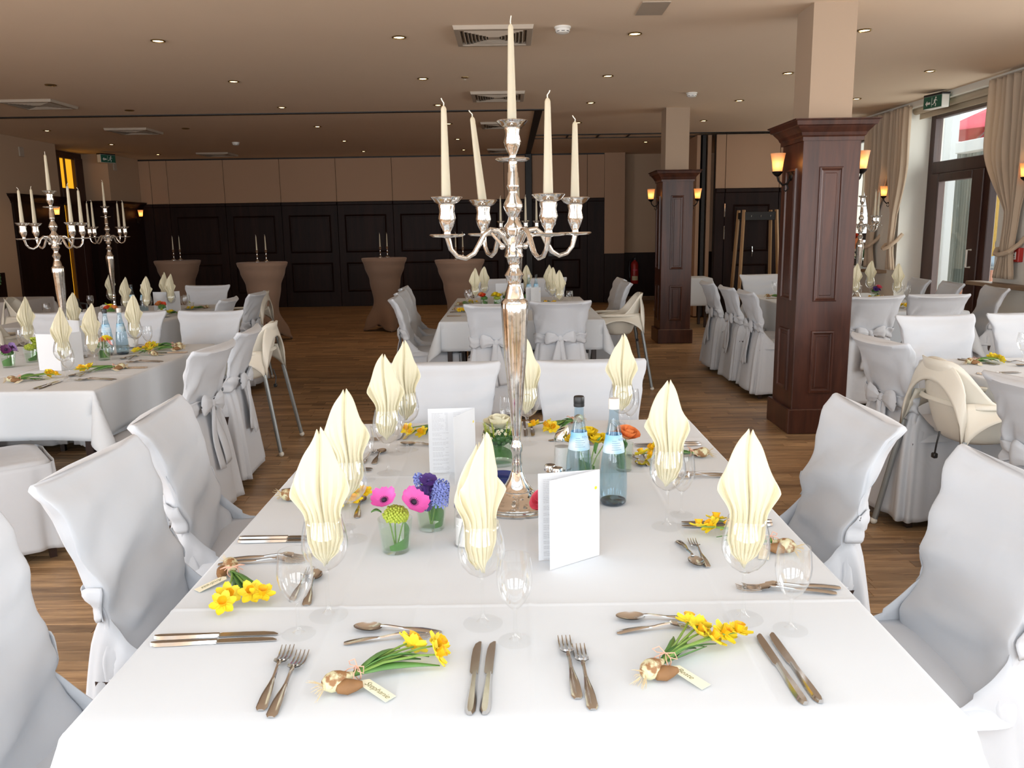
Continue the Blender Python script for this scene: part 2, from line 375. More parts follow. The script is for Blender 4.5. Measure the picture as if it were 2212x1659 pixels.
# ---- floor: parquet strips laid across the room, joints recessed
floor = G().box(XL - 1.2, XR + 0.5, YR - 0.2, YB + 1.3, -0.12, -0.012).obj('floor', 'seam_dark', smooth=False)
struct(floor, 'brown oak strip parquet floor with short staggered planks', 'floor')
def plank_geo(g, x0, x1, y0, y1, tone, tones):
    c = 0.0016; z = 0.0
    vs = [(x0, y0, -0.010), (x1, y0, -0.010), (x1, y1, -0.010), (x0, y1, -0.010), (x0, y0, z - c), (x1, y0, z - c), (x1, y1, z - c), (x0, y1, z - c),
          (x0 + c, y0 + c, z), (x1 - c, y0 + c, z), (x1 - c, y1 - c, z), (x0 + c, y1 - c, z)]
    g.add(vs, [(8, 9, 10, 11), (4, 5, 9, 8), (5, 6, 10, 9), (6, 7, 11, 10), (7, 4, 8, 11), (0, 1, 5, 4), (1, 2, 6, 5), (2, 3, 7, 6), (3, 0, 4, 7)])
    tones += [tone] * 12
def plank_obj(name, g, tones):
    me = g.mesh(name, 'oak_plank', smooth=False)
    at = me.color_attributes.new('tone', 'FLOAT_COLOR', 'POINT')
    at.data.foreach_set('color', [c for t in tones for c in (t, (t * 7.3) % 1, (t * 3.1) % 1, 1)])
    o = bpy.data.objects.new(name, me); COL.objects.link(o); o.parent = floor; return o
rf = random.Random(3)
def in_view_near(x, y):
    if -3.0 < x < -0.75 and 2.35 < y < 4.6: return True
    if 0.9 < x < 2.3 and 2.4 < y < 5.4: return True
    if -1.75 < x < -0.9 and 4.4 <= y < 5.3: return True
    return False
PW = 0.0725; far_g, far_t = G(), []; npl = 0
cells = []
y = YR
while y < YB + 0.4:
    x = XL - 0.55 - rf.random() * 0.5
    while x < XR + 0.4:
        L = 0.50 + 0.06 * rf.random(); x1 = min(x + L, XR + 0.45)
        cells.append((x, x1, y, y + PW, rf.random())); x += L
    y += PW
near = [c for c in cells if in_view_near((c[0] + c[1]) / 2, c[2])]
near.sort(key=lambda c: ((c[0] + c[1]) / 2) ** 2 + c[2] ** 2)
near = set(near[:298])
for c in cells:
    j = 0.0006
    if c in near:
        g, t = G(), []; plank_geo(g, c[0] + j, c[1] - j, c[2] + j, c[3] - j, c[4], t); plank_obj('plank', g, t)
    else:
        plank_geo(far_g, c[0] + j, c[1] - j, c[2] + j, c[3] - j, c[4], far_t)
plank_obj('planks_beyond', far_g, far_t)['kind'] = 'stuff'

# ---- ceiling
ceiling = G().box(XL - 1.2, XR + 0.5, SKY[3], YB + 1.3, H, H + 0.15).box(XL - 1.2, XR + 0.5, YR - 0.2, SKY[2], H, H + 0.15).box(XL - 1.2, SKY[0], SKY[2], SKY[3], H, H + 0.15).box(SKY[1], XR + 0.5, SKY[2], SKY[3], H, H + 0.15).obj('ceiling', 'ceiling_paint', smooth=False)
struct(ceiling, 'flat taupe plaster ceiling with recessed lights', 'ceiling')
sk = G().cbox(SKY[0], SKY[1], SKY[3] - 0.06, SKY[3], H, H + 0.09, 0.005).obj('window_9', 'post_white', smooth=False); struct(sk, 'added white framed roof light, unseen above the photographer', 'window')  # added for its daylight, out of view
for k in range(7):
    xk = lerp(SKY[0], SKY[1] - 0.06, k / 6); G().cbox(xk, xk + 0.06, SKY[2], SKY[3] - 0.06, H, H + 0.09, 0.005).obj('glazing_bar', 'post_white', sk, smooth=False)
for yk in (SKY[2], (SKY[2] + SKY[3]) / 2): G().cbox(SKY[0], SKY[1], yk, yk + 0.06, H, H + 0.085, 0.005).obj('glazing_bar', 'post_white', sk, smooth=False)
def track(name, x0, x1, y0, y1):
    o = G().box(x0, x1, y0, y1, H - 0.012, H + 0.002).obj(name, 'track_dark', smooth=False); return struct(o)
tr = track('trim_1', XL, 0.46, 10.90, 10.98); tag(tr, 'long dark partition rail crossing the ceiling from the left', 'rail')
tr = track('trim_2', 0.34, 0.44, 10.98, YB); tag(tr, 'dark partition rail running along the ceiling to the back wall', 'rail')
tr = track('trim_3', 0.44, XR, 13.78, 13.86); tag(tr, 'dark rail in the ceiling over the folding wall', 'rail')
for (y0, y1, lab) in ((14.30, 14.33, 'thin dark rail line parked behind the folding wall rail'),):
    tag(track('trim_4', 0.44, 3.4, y0, y1), lab, 'rail')
for k, xx in enumerate((0.95, 1.45, 1.95)):
    tag(G().box(xx, xx + 0.03, 13.86, 14.30, H - 0.010, H + 0.002, T(0, 0, 0)).obj('trim_5', 'track_dark', smooth=False),
        ['short cross rail nearest the dark wall post', 'middle short cross rail between the ceiling rails', 'short cross rail nearest the far pillar top'][k], 'rail')['kind'] = 'structure'

# ---- panelled wall leaves (folding partition): cream above, dark wood below
def raised_panel(parent, x0, x1, z0, z1, yf, mat='mahogany_dark', m=0.035, d=0.018, flip=1):
    """bevelled moulding frame + recessed field on a face at y=yf looking towards -y"""
    g = G()
    ring = [(x0, z0), (x1, z0), (x1, z1), (x0, z1)]; inn = [(x0 + m, z0 + m), (x1 - m, z0 + m), (x1 - m, z1 - m), (x0 + m, z1 - m)]
    mid = [(x0 + m * .5, z0 + m * .5), (x1 - m * .5, z0 + m * .5), (x1 - m * .5, z1 - m * .5), (x0 + m * .5, z1 - m * .5)]
    vs = [(x, yf, z) for x, z in ring] + [(x, yf - d * flip, z) for x, z in mid] + [(x, yf + 0.001 * flip, z) for x, z in inn]
    fs = [(i, (i + 1) % 4, 4 + (i + 1) % 4, 4 + i) for i in range(4)] + [(4 + i, 4 + (i + 1) % 4, 8 + (i + 1) % 4, 8 + i) for i in range(4)]
    g.add(vs, fs); g.obj('panel_moulding', mat, parent, smooth=False)
    a = m * 1.6
    G().cbox(x0 + a, x1 - a, yf - 0.006, yf + 0.004, z0 + a, z1 - a, 0.004).obj('panel_field', mat, parent, smooth=False)
DADO = 2.12
wall_back = G().box(XL - 1.2, 2.34, YB + 0.03, YB + 0.2, 0, H).obj('wall_back', 'track_dark', smooth=False)
struct(wall_back, 'back wall of folding panels, cream above dark wood', 'wall')
def leaf(parent, x0, x1, yf, hz=H - 0.03):
    s = 0.004
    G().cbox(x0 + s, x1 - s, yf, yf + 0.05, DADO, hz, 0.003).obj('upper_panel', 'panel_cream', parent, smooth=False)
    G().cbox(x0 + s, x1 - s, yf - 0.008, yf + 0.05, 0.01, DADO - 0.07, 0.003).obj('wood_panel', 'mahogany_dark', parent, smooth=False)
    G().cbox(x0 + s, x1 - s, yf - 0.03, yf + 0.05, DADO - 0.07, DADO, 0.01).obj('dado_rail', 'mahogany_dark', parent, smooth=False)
    if x1 - x0 > 0.5:
        raised_panel(parent, x0 + 0.14, x1 - 0.14, 1.10, 1.86, yf - 0.008)
        raised_panel(parent, x0 + 0.14, x1 - 0.14, 0.30, 0.90, yf - 0.008)
xs = [XL, -7.22, -6.88] + [-5.75 + 1.13 * i for i in range(6)] + [0.33]
for a, b in zip(xs, xs[1:]): leaf(wall_back, a, b, YB - 0.02)
for a, b in ((0.46, 0.72), (0.72, 1.58), (1.58, 1.93)): leaf(wall_back, a, b, YB - 0.02)
G().cbox(0.33, 0.46, YB - 0.10, YB + 0.03, 0, H, 0.006).obj('partition_post', 'track_dark', wall_back, smooth=False)
G().cbox(0.78, 0.98, YB - 0.06, YB - 0.03, 0.96, 1.06, 0.004).obj('door_latch', 'black_plastic', wall_back, smooth=False)
G().tube([(0.80, YB - 0.10, 1.04), (0.94, YB - 0.10, 1.04)], 0.008).obj('door_lever', 'chrome', wall_back)
# cream pier beside it and the recess with the extinguisher
pier = G().box(1.93, 2.34, YB - 0.02, YB + 0.4, 1.0, H).obj('wall_pier', 'panel_cream', smooth=False)
struct(pier, 'narrow cream pier between folding panels and extinguisher recess', 'wall')
G().cbox(1.93, 2.342, YB - 0.035, YB + 0.41, 0.0, 1.0, 0.004).obj('wood_panel', 'mahogany_dark', pier, smooth=False)
rec = G().box(2.3, XR + 0.5, YB + 0.40, YB + 0.55, 0.0, H).obj('wall_recess', 'wall_cream', smooth=False)
struct(rec, 'cream wall of the back recess above dark wood dado', 'wall')
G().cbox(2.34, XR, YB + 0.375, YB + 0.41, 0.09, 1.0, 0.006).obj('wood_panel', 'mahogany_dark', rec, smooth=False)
G().cbox(2.34, XR, YB + 0.36, YB + 0.41, 0.0, 0.09, 0.004).obj('skirting', 'sill_wood', rec, smooth=False)
# folding wall standing across the right-hand bay
fold = G().box(3.36, XR, 13.88, 13.97, 0.0, H - 0.02).obj('wall_partition', 'track_dark', smooth=False)
struct(fold, 'folding wall across the right bay, cream above dark wood', 'wall')
for a, b in ((3.36, 3.52), (3.52, 4.40), (4.40, XR)): leaf(fold, a, b, 13.85)
for z0 in (1.30, 1.66): G().cbox(3.508, 3.528, 13.815, 13.835, z0, z0 + 0.22, 0.004).obj('hinge', 'chrome', fold, smooth=False)
for k in range(3):
    x0 = 3.08 + 0.09 * k
    G().cbox(x0, x0 + 0.06, 14.0, 15.1, 0.02, H - 0.02, 0.004).obj('stacked_leaf', 'panel_cream' if k != 1 else 'track_dark', fold, smooth=False)
G().tube([(3.98, 13.80, 1.02), (3.98, 13.78, 1.1), (3.98, 13.80, 1.18)], 0.008).obj('pull_handle', 'chrome', fold)

# ---- left wall: piers with wood wainscot, glazed door in the recess between them
wl = G().box(XL - 0.2, XL, YR, -1.1, 0, H).box(XL - 0.2, XL, 2.3, 12.72, 0, H).box(XL - 0.2, XL, -1.1, 2.3, 0, 0.9).box(XL - 0.2, XL, -1.1, 2.3, 2.8, H).box(XL - 1.0, XL - 0.6, 12.4, YB + 0.2, 0, H).obj('wall_left', 'wall_cream', smooth=False)
struct(wl, 'cream left wall with dark wood wainscot', 'wall')
G().cbox(XL - 0.01, XL + 0.02, 6.0, 12.3, 0.0, 1.0, 0.004).obj('wood_panel', 'mahogany_dark', wl, smooth=False)
def cornice(parent, x0, x1, y0, y1, z, k=1.0, mat='mahogany'):
    """stepped square moulding around a rectangle"""
    prof = [(0.0, -0.14), (0.012, -0.14), (0.012, -0.115), (0.022, -0.105), (0.030, -0.085), (0.055, -0.055), (0.062, -0.045), (0.075, -0.04), (0.082, -0.012), (0.092, -0.008), (0.095, 0.0), (0.0, 0.004)]
    vs, fs = [], []
    for o, dz in prof:
        o *= k; vs += [(x0 - o, y0 - o, z + dz), (x1 + o, y0 - o, z + dz), (x1 + o, y1 + o, z + dz), (x0 - o, y1 + o, z + dz)]
    for j in range(len(prof) - 1):
        fs += [(4 * j + i, 4 * j + (i + 1) % 4, 4 * j + 4 + (i + 1) % 4, 4 * j + 4 + i) for i in range(4)]
    fs += [(0, 3, 2, 1), tuple(4 * (len(prof) - 1) + i for i in range(4))]
    return G().add(vs, fs).obj('cornice', mat, parent, smooth=False)
for y0, y1, lab in ((12.72, 14.12, 'cream wall pier with dark wainscot in front of the orange-lit door'), (15.90, YB, 'cream wall pier with dark wainscot in the back left corner')):
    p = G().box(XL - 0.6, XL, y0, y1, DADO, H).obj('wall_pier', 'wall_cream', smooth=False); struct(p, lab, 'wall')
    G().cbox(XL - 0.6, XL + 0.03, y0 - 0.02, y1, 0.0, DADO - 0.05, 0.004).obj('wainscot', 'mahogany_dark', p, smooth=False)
    cornice(p, XL - 0.6, XL + 0.03, y0 - 0.02, y1 - 0.02, DADO + 0.03, 1.0, 'mahogany_dark')
# glazed door of the left wall
dl = G().box(XL - 0.60, XL - 0.48, 14.12, 15.90, 2.92, H).obj('door_1', 'door_wood', smooth=False)
struct(dl, 'dark wooden door with orange-lit panes in the left wall', 'door')
xx = XL - 0.52
for y0, y1, z0, z1, n in ((14.12, 14.98, 0, 2.92, 'fixed_panel'), (14.98, 15.10, 0, 2.92, 'jamb'), (15.62, 15.90, 0, 2.92, 'jamb'), (15.10, 15.62, 2.06, 2.36, 'transom_rail'), (15.10, 15.62, 2.88, 2.92, 'head_rail'), (15.24, 15.62, 0, 2.06, 'door_leaf')):
    G().cbox(xx - 0.05, xx + 0.06, y0, y1, z0, z1, 0.008).obj(n, 'door_wood', dl, smooth=False)
G().box(xx - 0.02, xx - 0.01, 15.10, 15.62, 2.36, 2.88).obj('pane', 'lit_orange', dl, smooth=False, label='orange-lit transom pane')
G().box(xx - 0.02, xx - 0.01, 15.10, 15.24, 0.2, 2.06).obj('pane', 'lit_orange', dl, smooth=False, label='narrow orange-lit strip beside the leaf')
G().cbox(xx - 0.03, xx + 0.02, 15.33, 15.36, 2.36, 2.88, 0.004).obj('glazing_bar', 'door_wood', dl, smooth=False)

# ---- right wall: pier, curtained windows and the terrace door
XD = 5.42
wr = G().box(XR, XR + 0.5, YR, -0.2, 0, H).box(XR, XR + 0.5, 2.6, 3.2, 0, H).box(XR, XR + 0.5, 6.0, 8.72, 0, H)
wr.box(XR, XR + 0.5, -0.2, 2.6, 0, 0.9).box(XR, XR + 0.5, 3.2, 6.0, 0, 0.9).box(XR, XR + 0.5, -0.2, 6.0, 2.8, H)
wr.box(XR, XR + 0.5, 8.72, 10.95, 2.93, H).box(XR, XR + 0.5, 10.95, 11.78, 0, H).box(XR, XR + 0.5, 11.78, 13.3, 0, 0.86).box(XR, XR + 0.5, 11.78, 13.3, 2.85, H).box(XR, XR + 0.5, 13.3, YB + 0.5, 0, H)
wr = wr.obj('wall_right', 'reveal_white', smooth=False); struct(wr, 'pale right wall with windows and terrace door', 'wall')
for y0, y1, lab in ((6.0, 8.95, 'brown wooden ledge under the right curtain by the red alarm box'), (11.2, 13.4, 'brown wooden window ledge behind the far right table')):
    o = G().cbox(XR - 0.16, XR + 0.3 if y0 > 10 else XR + 0.01, y0, y1, 0.86, 0.90, 0.006).obj('trim_6', 'sill_wood', smooth=False); struct(o, lab, 'ledge')
# terrace door: frame, leaf, transom
dr = G().cbox(XD - 0.04, XD + 0.06, 10.84, 10.95, 0, 2.88, 0.006).obj('door_2', 'door_wood', smooth=False)
struct(dr, 'dark wooden glazed terrace door with transom in the right wall', 'door')
def rail(n, y0, y1, z0, z1, dx=0.0, p=None): return G().cbox(XD - 0.04 + dx, XD + 0.05 + dx, y0, y1, z0, z1, 0.008).obj(n, 'door_wood', p or dr, smooth=False)
rail('head_rail', 8.72, 10.84, 2.80, 2.90); rail('transom_rail', 8.72, 10.84, 2.12, 2.27); rail('mullion', 9.50, 9.62, 0, 2.12); rail('jamb', 8.72, 8.80, 0, 2.8)
lf = rail('door_leaf', 10.62, 10.84, 0.02, 2.12, -0.02)
rail('leaf_stile', 9.62, 9.86, 0.02, 2.12, -0.02, lf); rail('leaf_rail', 9.86, 10.62, 0.02, 0.24, -0.02, lf); rail('leaf_rail', 9.86, 10.62, 2.02, 2.12, -0.02, lf)
G().box(XD, XD + 0.008, 9.86, 10.62, 0.24, 2.02).obj('pane', 'window_glass', lf, smooth=False)
G().box(XD + 0.02, XD + 0.028, 8.80, 9.50, 0.05, 2.12).obj('pane', 'window_glass', dr, smooth=False)
G().box(XD + 0.02, XD + 0.028, 8.80, 10.84, 2.27, 2.80).obj('pane', 'window_glass', dr, smooth=False)
G().tube([(XD - 0.06, 9.74, 1.00), (XD - 0.11, 9.74, 1.00), (XD - 0.11, 9.74, 1.20), (XD - 0.06, 9.74, 1.20)], 0.011, 10).obj('pull_handle', 'white_plastic', lf)
G().lathe([(0.022, 0), (0.022, 0.012), (0.010, 0.014)], 14, M=T(XD - 0.06, 9.82, 1.02) @ RY(-pi / 2)).obj('door_lock', 'chrome', lf)
o = G().tube([(XR + 0.12, 8.75, 2.905), (XR + 0.12, 10.93, 2.905)], 0.045, 14).obj('roller_blind', 'blind_beige'); tag(o, 'rolled beige blind above the terrace door', 'blind')
G().box(XR + 0.155, XR + 0.16, 8.78, 10.9, 2.80, 2.91).obj('blind_cloth', 'blind_beige', o, smooth=False)
# far right window
wf = G().cbox(XR + 0.24, XR + 0.32, 11.78, 11.88, 0.90, 2.85, 0.006).obj('window_1', 'door_wood', smooth=False); struct(wf, 'dark framed window behind the near pillar', 'window')
for y0, y1, z0, z1, n in ((13.2, 13.3, 0.9, 2.85, 'jamb'), (11.88, 13.2, 2.72, 2.85, 'head_rail'), (11.88, 13.2, 0.9, 1.0, 'bottom_rail'), (11.88, 13.2, 1.28, 1.38, 'transom_rail'), (12.22, 12.36, 1.0, 2.72, 'mullion')):
    G().cbox(XR + 0.24, XR + 0.32, y0, y1, z0, z1, 0.006).obj(n, 'door_wood', wf, smooth=False)
for a, b in ((11.88, 12.22), (12.36, 13.2)):
    G().box(XR + 0.28, XR + 0.288, a, b, 1.0, 2.72).obj('pane', 'window_glass', wf, smooth=False)
G().tube([(XR + 0.2, 12.30, 1.62), (XR + 0.17, 12.30, 1.62), (XR + 0.17, 12.30, 1.74)], 0.009).obj('window_handle', 'chrome', wf)
# windows added to the unseen near right wall to let more daylight in
for k, (y0, y1) in enumerate(((-0.2, 2.6), (3.2, 6.0))):
    f = G().cbox(XR + 0.2, XR + 0.28, y0, y0 + 0.08, 0.9, 2.8, 0.006).obj('window_%d' % (k + 2), 'door_wood', smooth=False)
    struct(f, ['added dark framed side window, unseen beside the photographer', 'added dark framed side window, unseen beside the right table'][k], 'window')
    for a, b, c, d in ((y1 - 0.08, y1, 0.9, 2.8), (y0, y1, 2.72, 2.8), (y0, y1, 0.9, 0.98), (y0, y1, 2.1, 2.16), ((y0 + y1) / 2 - 0.05, (y0 + y1) / 2 + 0.05, 0.98, 2.72)):
        G().cbox(XR + 0.2, XR + 0.28, a, b, c, d, 0.006).obj('window_bar', 'door_wood', f, smooth=False)
# rear wall with its windows (behind the photographer: seen only as reflections in the silver)
g = G(); xprev = XL - 0.2
for cx, ww in REAR_WINDOWS:
    g.box(xprev, cx - ww / 2, YR - 0.2, YR, 0, H); g.box(cx - ww / 2, cx + ww / 2, YR - 0.2, YR, 0, 0.62); g.box(cx - ww / 2, cx + ww / 2, YR - 0.2, YR, 2.88, H); xprev = cx + ww / 2
g.box(xprev, XR + 0.5, YR - 0.2, YR, 0, H)
o = g.obj('wall_rear', 'reveal_white', smooth=False); struct(o, 'pale wall with large windows behind the photographer', 'wall')
for k, (cx, ww) in enumerate(REAR_WINDOWS):
    f = G().cbox(cx - ww / 2, cx - ww / 2 + 0.07, YR - 0.1, YR - 0.04, 0.62, 2.88, 0.005).obj('window_%d' % (k + 4), 'door_wood', smooth=False)
    struct(f, ['leftmost', 'second from left', 'middle', 'second from right', 'rightmost'][k] + ' window in the wall behind the photographer', 'window')
    for a, b, c, d in ((cx + ww / 2 - 0.07, cx + ww / 2, 0.62, 2.88), (cx - 0.04, cx + 0.04, 0.62, 2.88), (cx - ww / 2, cx + ww / 2, 2.1, 2.17), (cx - ww / 2, cx + ww / 2, 2.81, 2.88), (cx - ww / 2, cx + ww / 2, 0.62, 0.69)):
        G().cbox(a, b, YR - 0.1, YR - 0.04, c, d, 0.005).obj('window_bar', 'door_wood', f, smooth=False)

# ---- curtains on the right wall (gathered by tie-backs)
def curtain(label, y0, y1, ytie, zb, ztie=1.22, xc=XR - 0.07):
    r = thing('curtain', label, 'curtain', (0, 0, 0), group='curtains along the right wall')
    nf = 7
    def fn(u, v):
        z = lerp(H - 0.06, zb, v)
        a = smooth01((z - ztie) / 1.1) if z > ztie else 0.0
        lo = smooth01((ztie - z) / max(0.05, ztie - zb)) * 0.14
        k = max(a, 0.30 + lo) if z <= ztie else max(a, 0.30)
        yy = lerp(ytie, lerp(y0, y1, u), k) if z > ztie - 0.9 else lerp(y0, y1, u)
        am = 0.035 * (0.5 + 0.5 * k)
        return (xc + am * sin(u * nf * 2 * pi) + 0.012 * sin(u * 31 + v * 3) - 0.05 * exp(-((z - ztie) / 0.22) ** 2) * (0.3 + u * 0), yy + 0.01 * sin(v * 9 + u * 5), z)
    G().sheet(fn, 90, 46).obj('drape', 'curtain_sheer', r, solid=0.003)
    yb = ytie; s = 0.3 * abs(y1 - y0) / 2 + 0.03
    ya = lerp(yb, (y0 + y1) / 2, 0.3); pts = [(xc + 0.10, ya - s * 0.9, ztie + 0.16), (xc + 0.03, ya - s * 0.98, ztie + 0.08), (xc - 0.06, ya - s * 0.8, ztie + 0.0), (xc - 0.10, ya - s * 0.2, ztie - 0.03), (xc - 0.09, ya + s * 0.4, ztie - 0.02), (xc - 0.04, ya + s * 0.85, ztie + 0.02), (xc + 0.05, ya + s * 0.9, ztie + 0.03)]
    G().tube(pts, 0.024, 8).obj('tie_back', 'curtain_sheer', r)
    G().tube([(xc, y0, H - 0.05), (xc, y1, H - 0.05)], 0.010, 8).obj('curtain_rail', 'grille_paint', r)
    return r
curtain('beige curtain in front of the far right window, left of the sconce', 11.25, 11.92, 11.62, 0.92)
curtain('beige curtain between the sconce and the white door reveal', 10.72, 11.15, 10.98, 0.92)
curtain('wide beige curtain right of the terrace door', 8.18, 8.93, 8.31, 0.95)

# ---- pillars
def pillar(label, x0, y0, s=0.40, d=0.45):
    x1, y1 = x0 + s, y0 + d
    r = thing('pillar', label, 'pillar', (0, 0, 0), group='dark wood clad pillars')
    G().cbox(x0, x1, y0, y1, 0.17, 2.12, 0.006).obj('shaft', 'mahogany', r, smooth=False)
    G().cbox(x0 - 0.03, x1 + 0.03, y0 - 0.03, y1 + 0.03, 0.0, 0.185, 0.006).obj('plinth', 'mahogany', r, smooth=False)
    cornice(r, x0, x1, y0, y1, 2.225)
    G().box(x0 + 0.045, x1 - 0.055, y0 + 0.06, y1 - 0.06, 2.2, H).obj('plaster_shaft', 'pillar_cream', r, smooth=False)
    def panel(z0, z1, face):
        m = 0.028
        L = s if face in ('f', 'b') else d
        a0, a1 = 0.115, L - 0.115
        g = G()
        for k, (o, h) in enumerate(((0, 0.0), (0.004, 0.012), (0.016, 0.014), (0.022, 0.004), (m, 0.002))): pass
        prof = [(0, 0.0), (0.004, 0.012), (0.015, 0.014), (0.021, 0.004), (m, 0.001)]
        vs, fs = [], []
        for o, h in prof:
            q = [(a0 + o, z0 + o), (a1 - o, z0 + o), (a1 - o, z1 - o), (a0 + o, z1 - o)]
            for a, z in q:
                vs.append({'f': (x0 + a, y0 - h, z), 'l': (x0 - h, y1 - a, z), 'r': (x1 + h, y0 + a, z)}[face])
        for j in range(len(prof) - 1): fs += [(4 * j + i, 4 * j + (i + 1) % 4, 4 * j + 4 + (i + 1) % 4, 4 * j + 4 + i) for i in range(4)]
        G().add(vs, fs).obj('panel_moulding', 'mahogany', r, smooth=False)
        e = 0.042
        b = {'f': (x0 + a0 + e, x0 + a1 - e, y0 - 0.005, y0 + 0.01), 'l': (x0 - 0.005, x0 + 0.01, y1 - a1 + e, y1 - a0 - e), 'r': (x1 - 0.01, x1 + 0.005, y0 + a0 + e, y0 + a1 - e)}[face]
        G().cbox(*b, z0 + e, z1 - e, 0.004).obj('panel_field', 'mahogany', r, smooth=False)
    for fc in 'flr':
        panel(0.97, 1.91, fc); panel(0.30, 0.76, fc)
    return r
pillar('tall near pillar, dark red wood below cream plaster', 2.05, 5.95)
pillar('slim far pillar, dark red wood, by the fire extinguisher recess', 1.96, 10.88)

# ---- wall lamps
def wall_lamp(label, base, out):
    """base: point on the wall, out: unit direction away from the wall"""
    ang = math.atan2(out[1], out[0])
    r = thing('wall_lamp', label, 'lamp', base, ang, 'black iron wall lamps with frosted shades')
    G().lathe([(0.0, 0.022), (0.018, 0.018), (0.034, 0.006), (0.036, 0.0)], 18, M=RY(pi / 2)).obj('wall_plate', 'iron_black', r)
    G().tube([(0.01, 0, -0.01), (0.03, 0, -0.05), (0.062, 0, -0.062), (0.095, 0, -0.03), (0.105, 0, 0.005)], [0.008, 0.008, 0.0075, 0.007, 0.008], 8).obj('arm', 'iron_black', r)
    G().tube([(0.035, 0, -0.055), (0.022, 0, -0.085), (0.040, 0, -0.105), (0.058, 0, -0.092), (0.050, 0, -0.075)], [0.006, 0.006, 0.005, 0.004, 0.004], 8).obj('scroll', 'iron_black', r)
    G().lathe([(0.010, 0.0), (0.020, 0.008), (0.034, 0.022), (0.038, 0.034), (0.034, 0.036)], 20, (0.105, 0, 0)).obj('cup', 'iron_black', r)
    pr = [(0.032, 0.034), (0.036, 0.060), (0.040, 0.100), (0.050, 0.150), (0.053, 0.162)]
    G().lathe(pr + [(0.050, 0.162), (0.047, 0.150), (0.037, 0.100), (0.033, 0.060), (0.029, 0.036)], 24, (0.105, 0, 0), close=False).obj('shade', 'lamp_frosted', r)
    G().ball((0.105, 0, 0.082), 0.017, 12, 8, (1, 1, 1.3)).obj('bulb', 'lamp_bulb', r)
    l = bpy.data.lights.new('lamp_glow', 'POINT'); l.energy = 1.1; l.color = (1.0, 0.60, 0.26); l.shadow_soft_size = 0.03
    lo = bpy.data.objects.new('lamp_glow', l); COL.objects.link(lo); lo.parent = r; lo.location = (0.105, 0, 0.085)
    return r
wall_lamp('lit wall lamp on the left face of the near pillar', (2.05, 6.175, 1.86), (-1, 0))
wall_lamp('lit wall lamp on the right face of the near pillar', (2.45, 6.175, 1.87), (1, 0))
wall_lamp('lit wall lamp on the left face of the far pillar', (1.96, 11.10, 1.84), (-1, 0))
wall_lamp('dim wall lamp on the right face of the far pillar', (2.36, 11.10, 1.84), (1, 0))
wall_lamp('small lit wall lamp between the two far right curtains', (XR, 11.20, 1.84), (-1, 0))
wall_lamp('wall lamp cut by the right picture edge beside the curtain', (XR, 8.16, 1.90), (-1, 0))
wall_lamp('lit wall lamp behind the left table candelabra', (XL + 0.03, 13.70, 1.82), (1, 0))
wall_lamp('lit wall lamp in the back left corner', (XL + 0.03, 16.80, 1.84), (1, 0))

# ---- ceiling fittings
def downlight(label, x, y, lit=True):
    r = thing('downlight', label, 'ceiling light', (x, y, H), 0, 'small recessed ceiling downlights')
    G().lathe([(0.054, 0.0), (0.056, -0.006), (0.048, -0.010), (0.044, -0.002)], 22, close=False).obj('trim_ring', 'brass_rim', r)
    G().lathe([(0.0, -0.0075), (0.024, -0.006), (0.044, -0.001)], 18, close=False).obj('bulb', 'downlight_bulb' if lit else 'seam_dark', r)
    if lit and y > 10:
        l = bpy.data.lights.new('downlight_beam', 'SPOT'); l.energy = 16; l.color = (1.0, 0.62, 0.32); l.spot_size = radians(100); l.spot_blend = 0.9; l.shadow_soft_size = 0.04
        lo = bpy.data.objects.new('downlight_beam', l); COL.objects.link(lo); lo.parent = r; lo.location = (0, 0, -0.02)
ROWS = [6.85, 8.65, 10.42, 12.30, 14.25, 16.10]
rown = ['nearest', 'second', 'third', 'fourth', 'fifth', 'last']
COLX = {-6.58: 'by the left wall', -2.72: 'left of centre', -0.84: 'just left of the candelabra', 1.0: 'right of the air vents', 2.79: 'above the pillars', 4.2: 'along the right windows'}
for ry, rn in zip(ROWS, rown):
    for cx, cn in COLX.items():
        if cx == -6.58 and ry < 12: continue
        if cx == 4.2 and (ry < 8 or ry > 11): continue
        if cx == 2.79 and ry > 13: continue
        xx, yy = cx, ry
        if cx == -0.84 and ry == 12.30: yy = 12.2
        if cx == 1.0 and ry > 14: xx, yy = 1.19, 15.25
        if cx == 1.0 and ry > 16: continue
        downlight('glowing downlight in the %s row, %s' % (rn, cn), xx, yy)
downlight('glowing downlight beyond the far pillar top', 2.42, 15.14)
downlight('unlit dark ceiling spot on the left, nearer one', -4.56, 8.69, False)
downlight('unlit dark ceiling spot on the left, by the rail', -4.58, 10.48, False)
downlight('unlit dark ceiling spot on the left, beyond the rail', -4.60, 12.3, False)
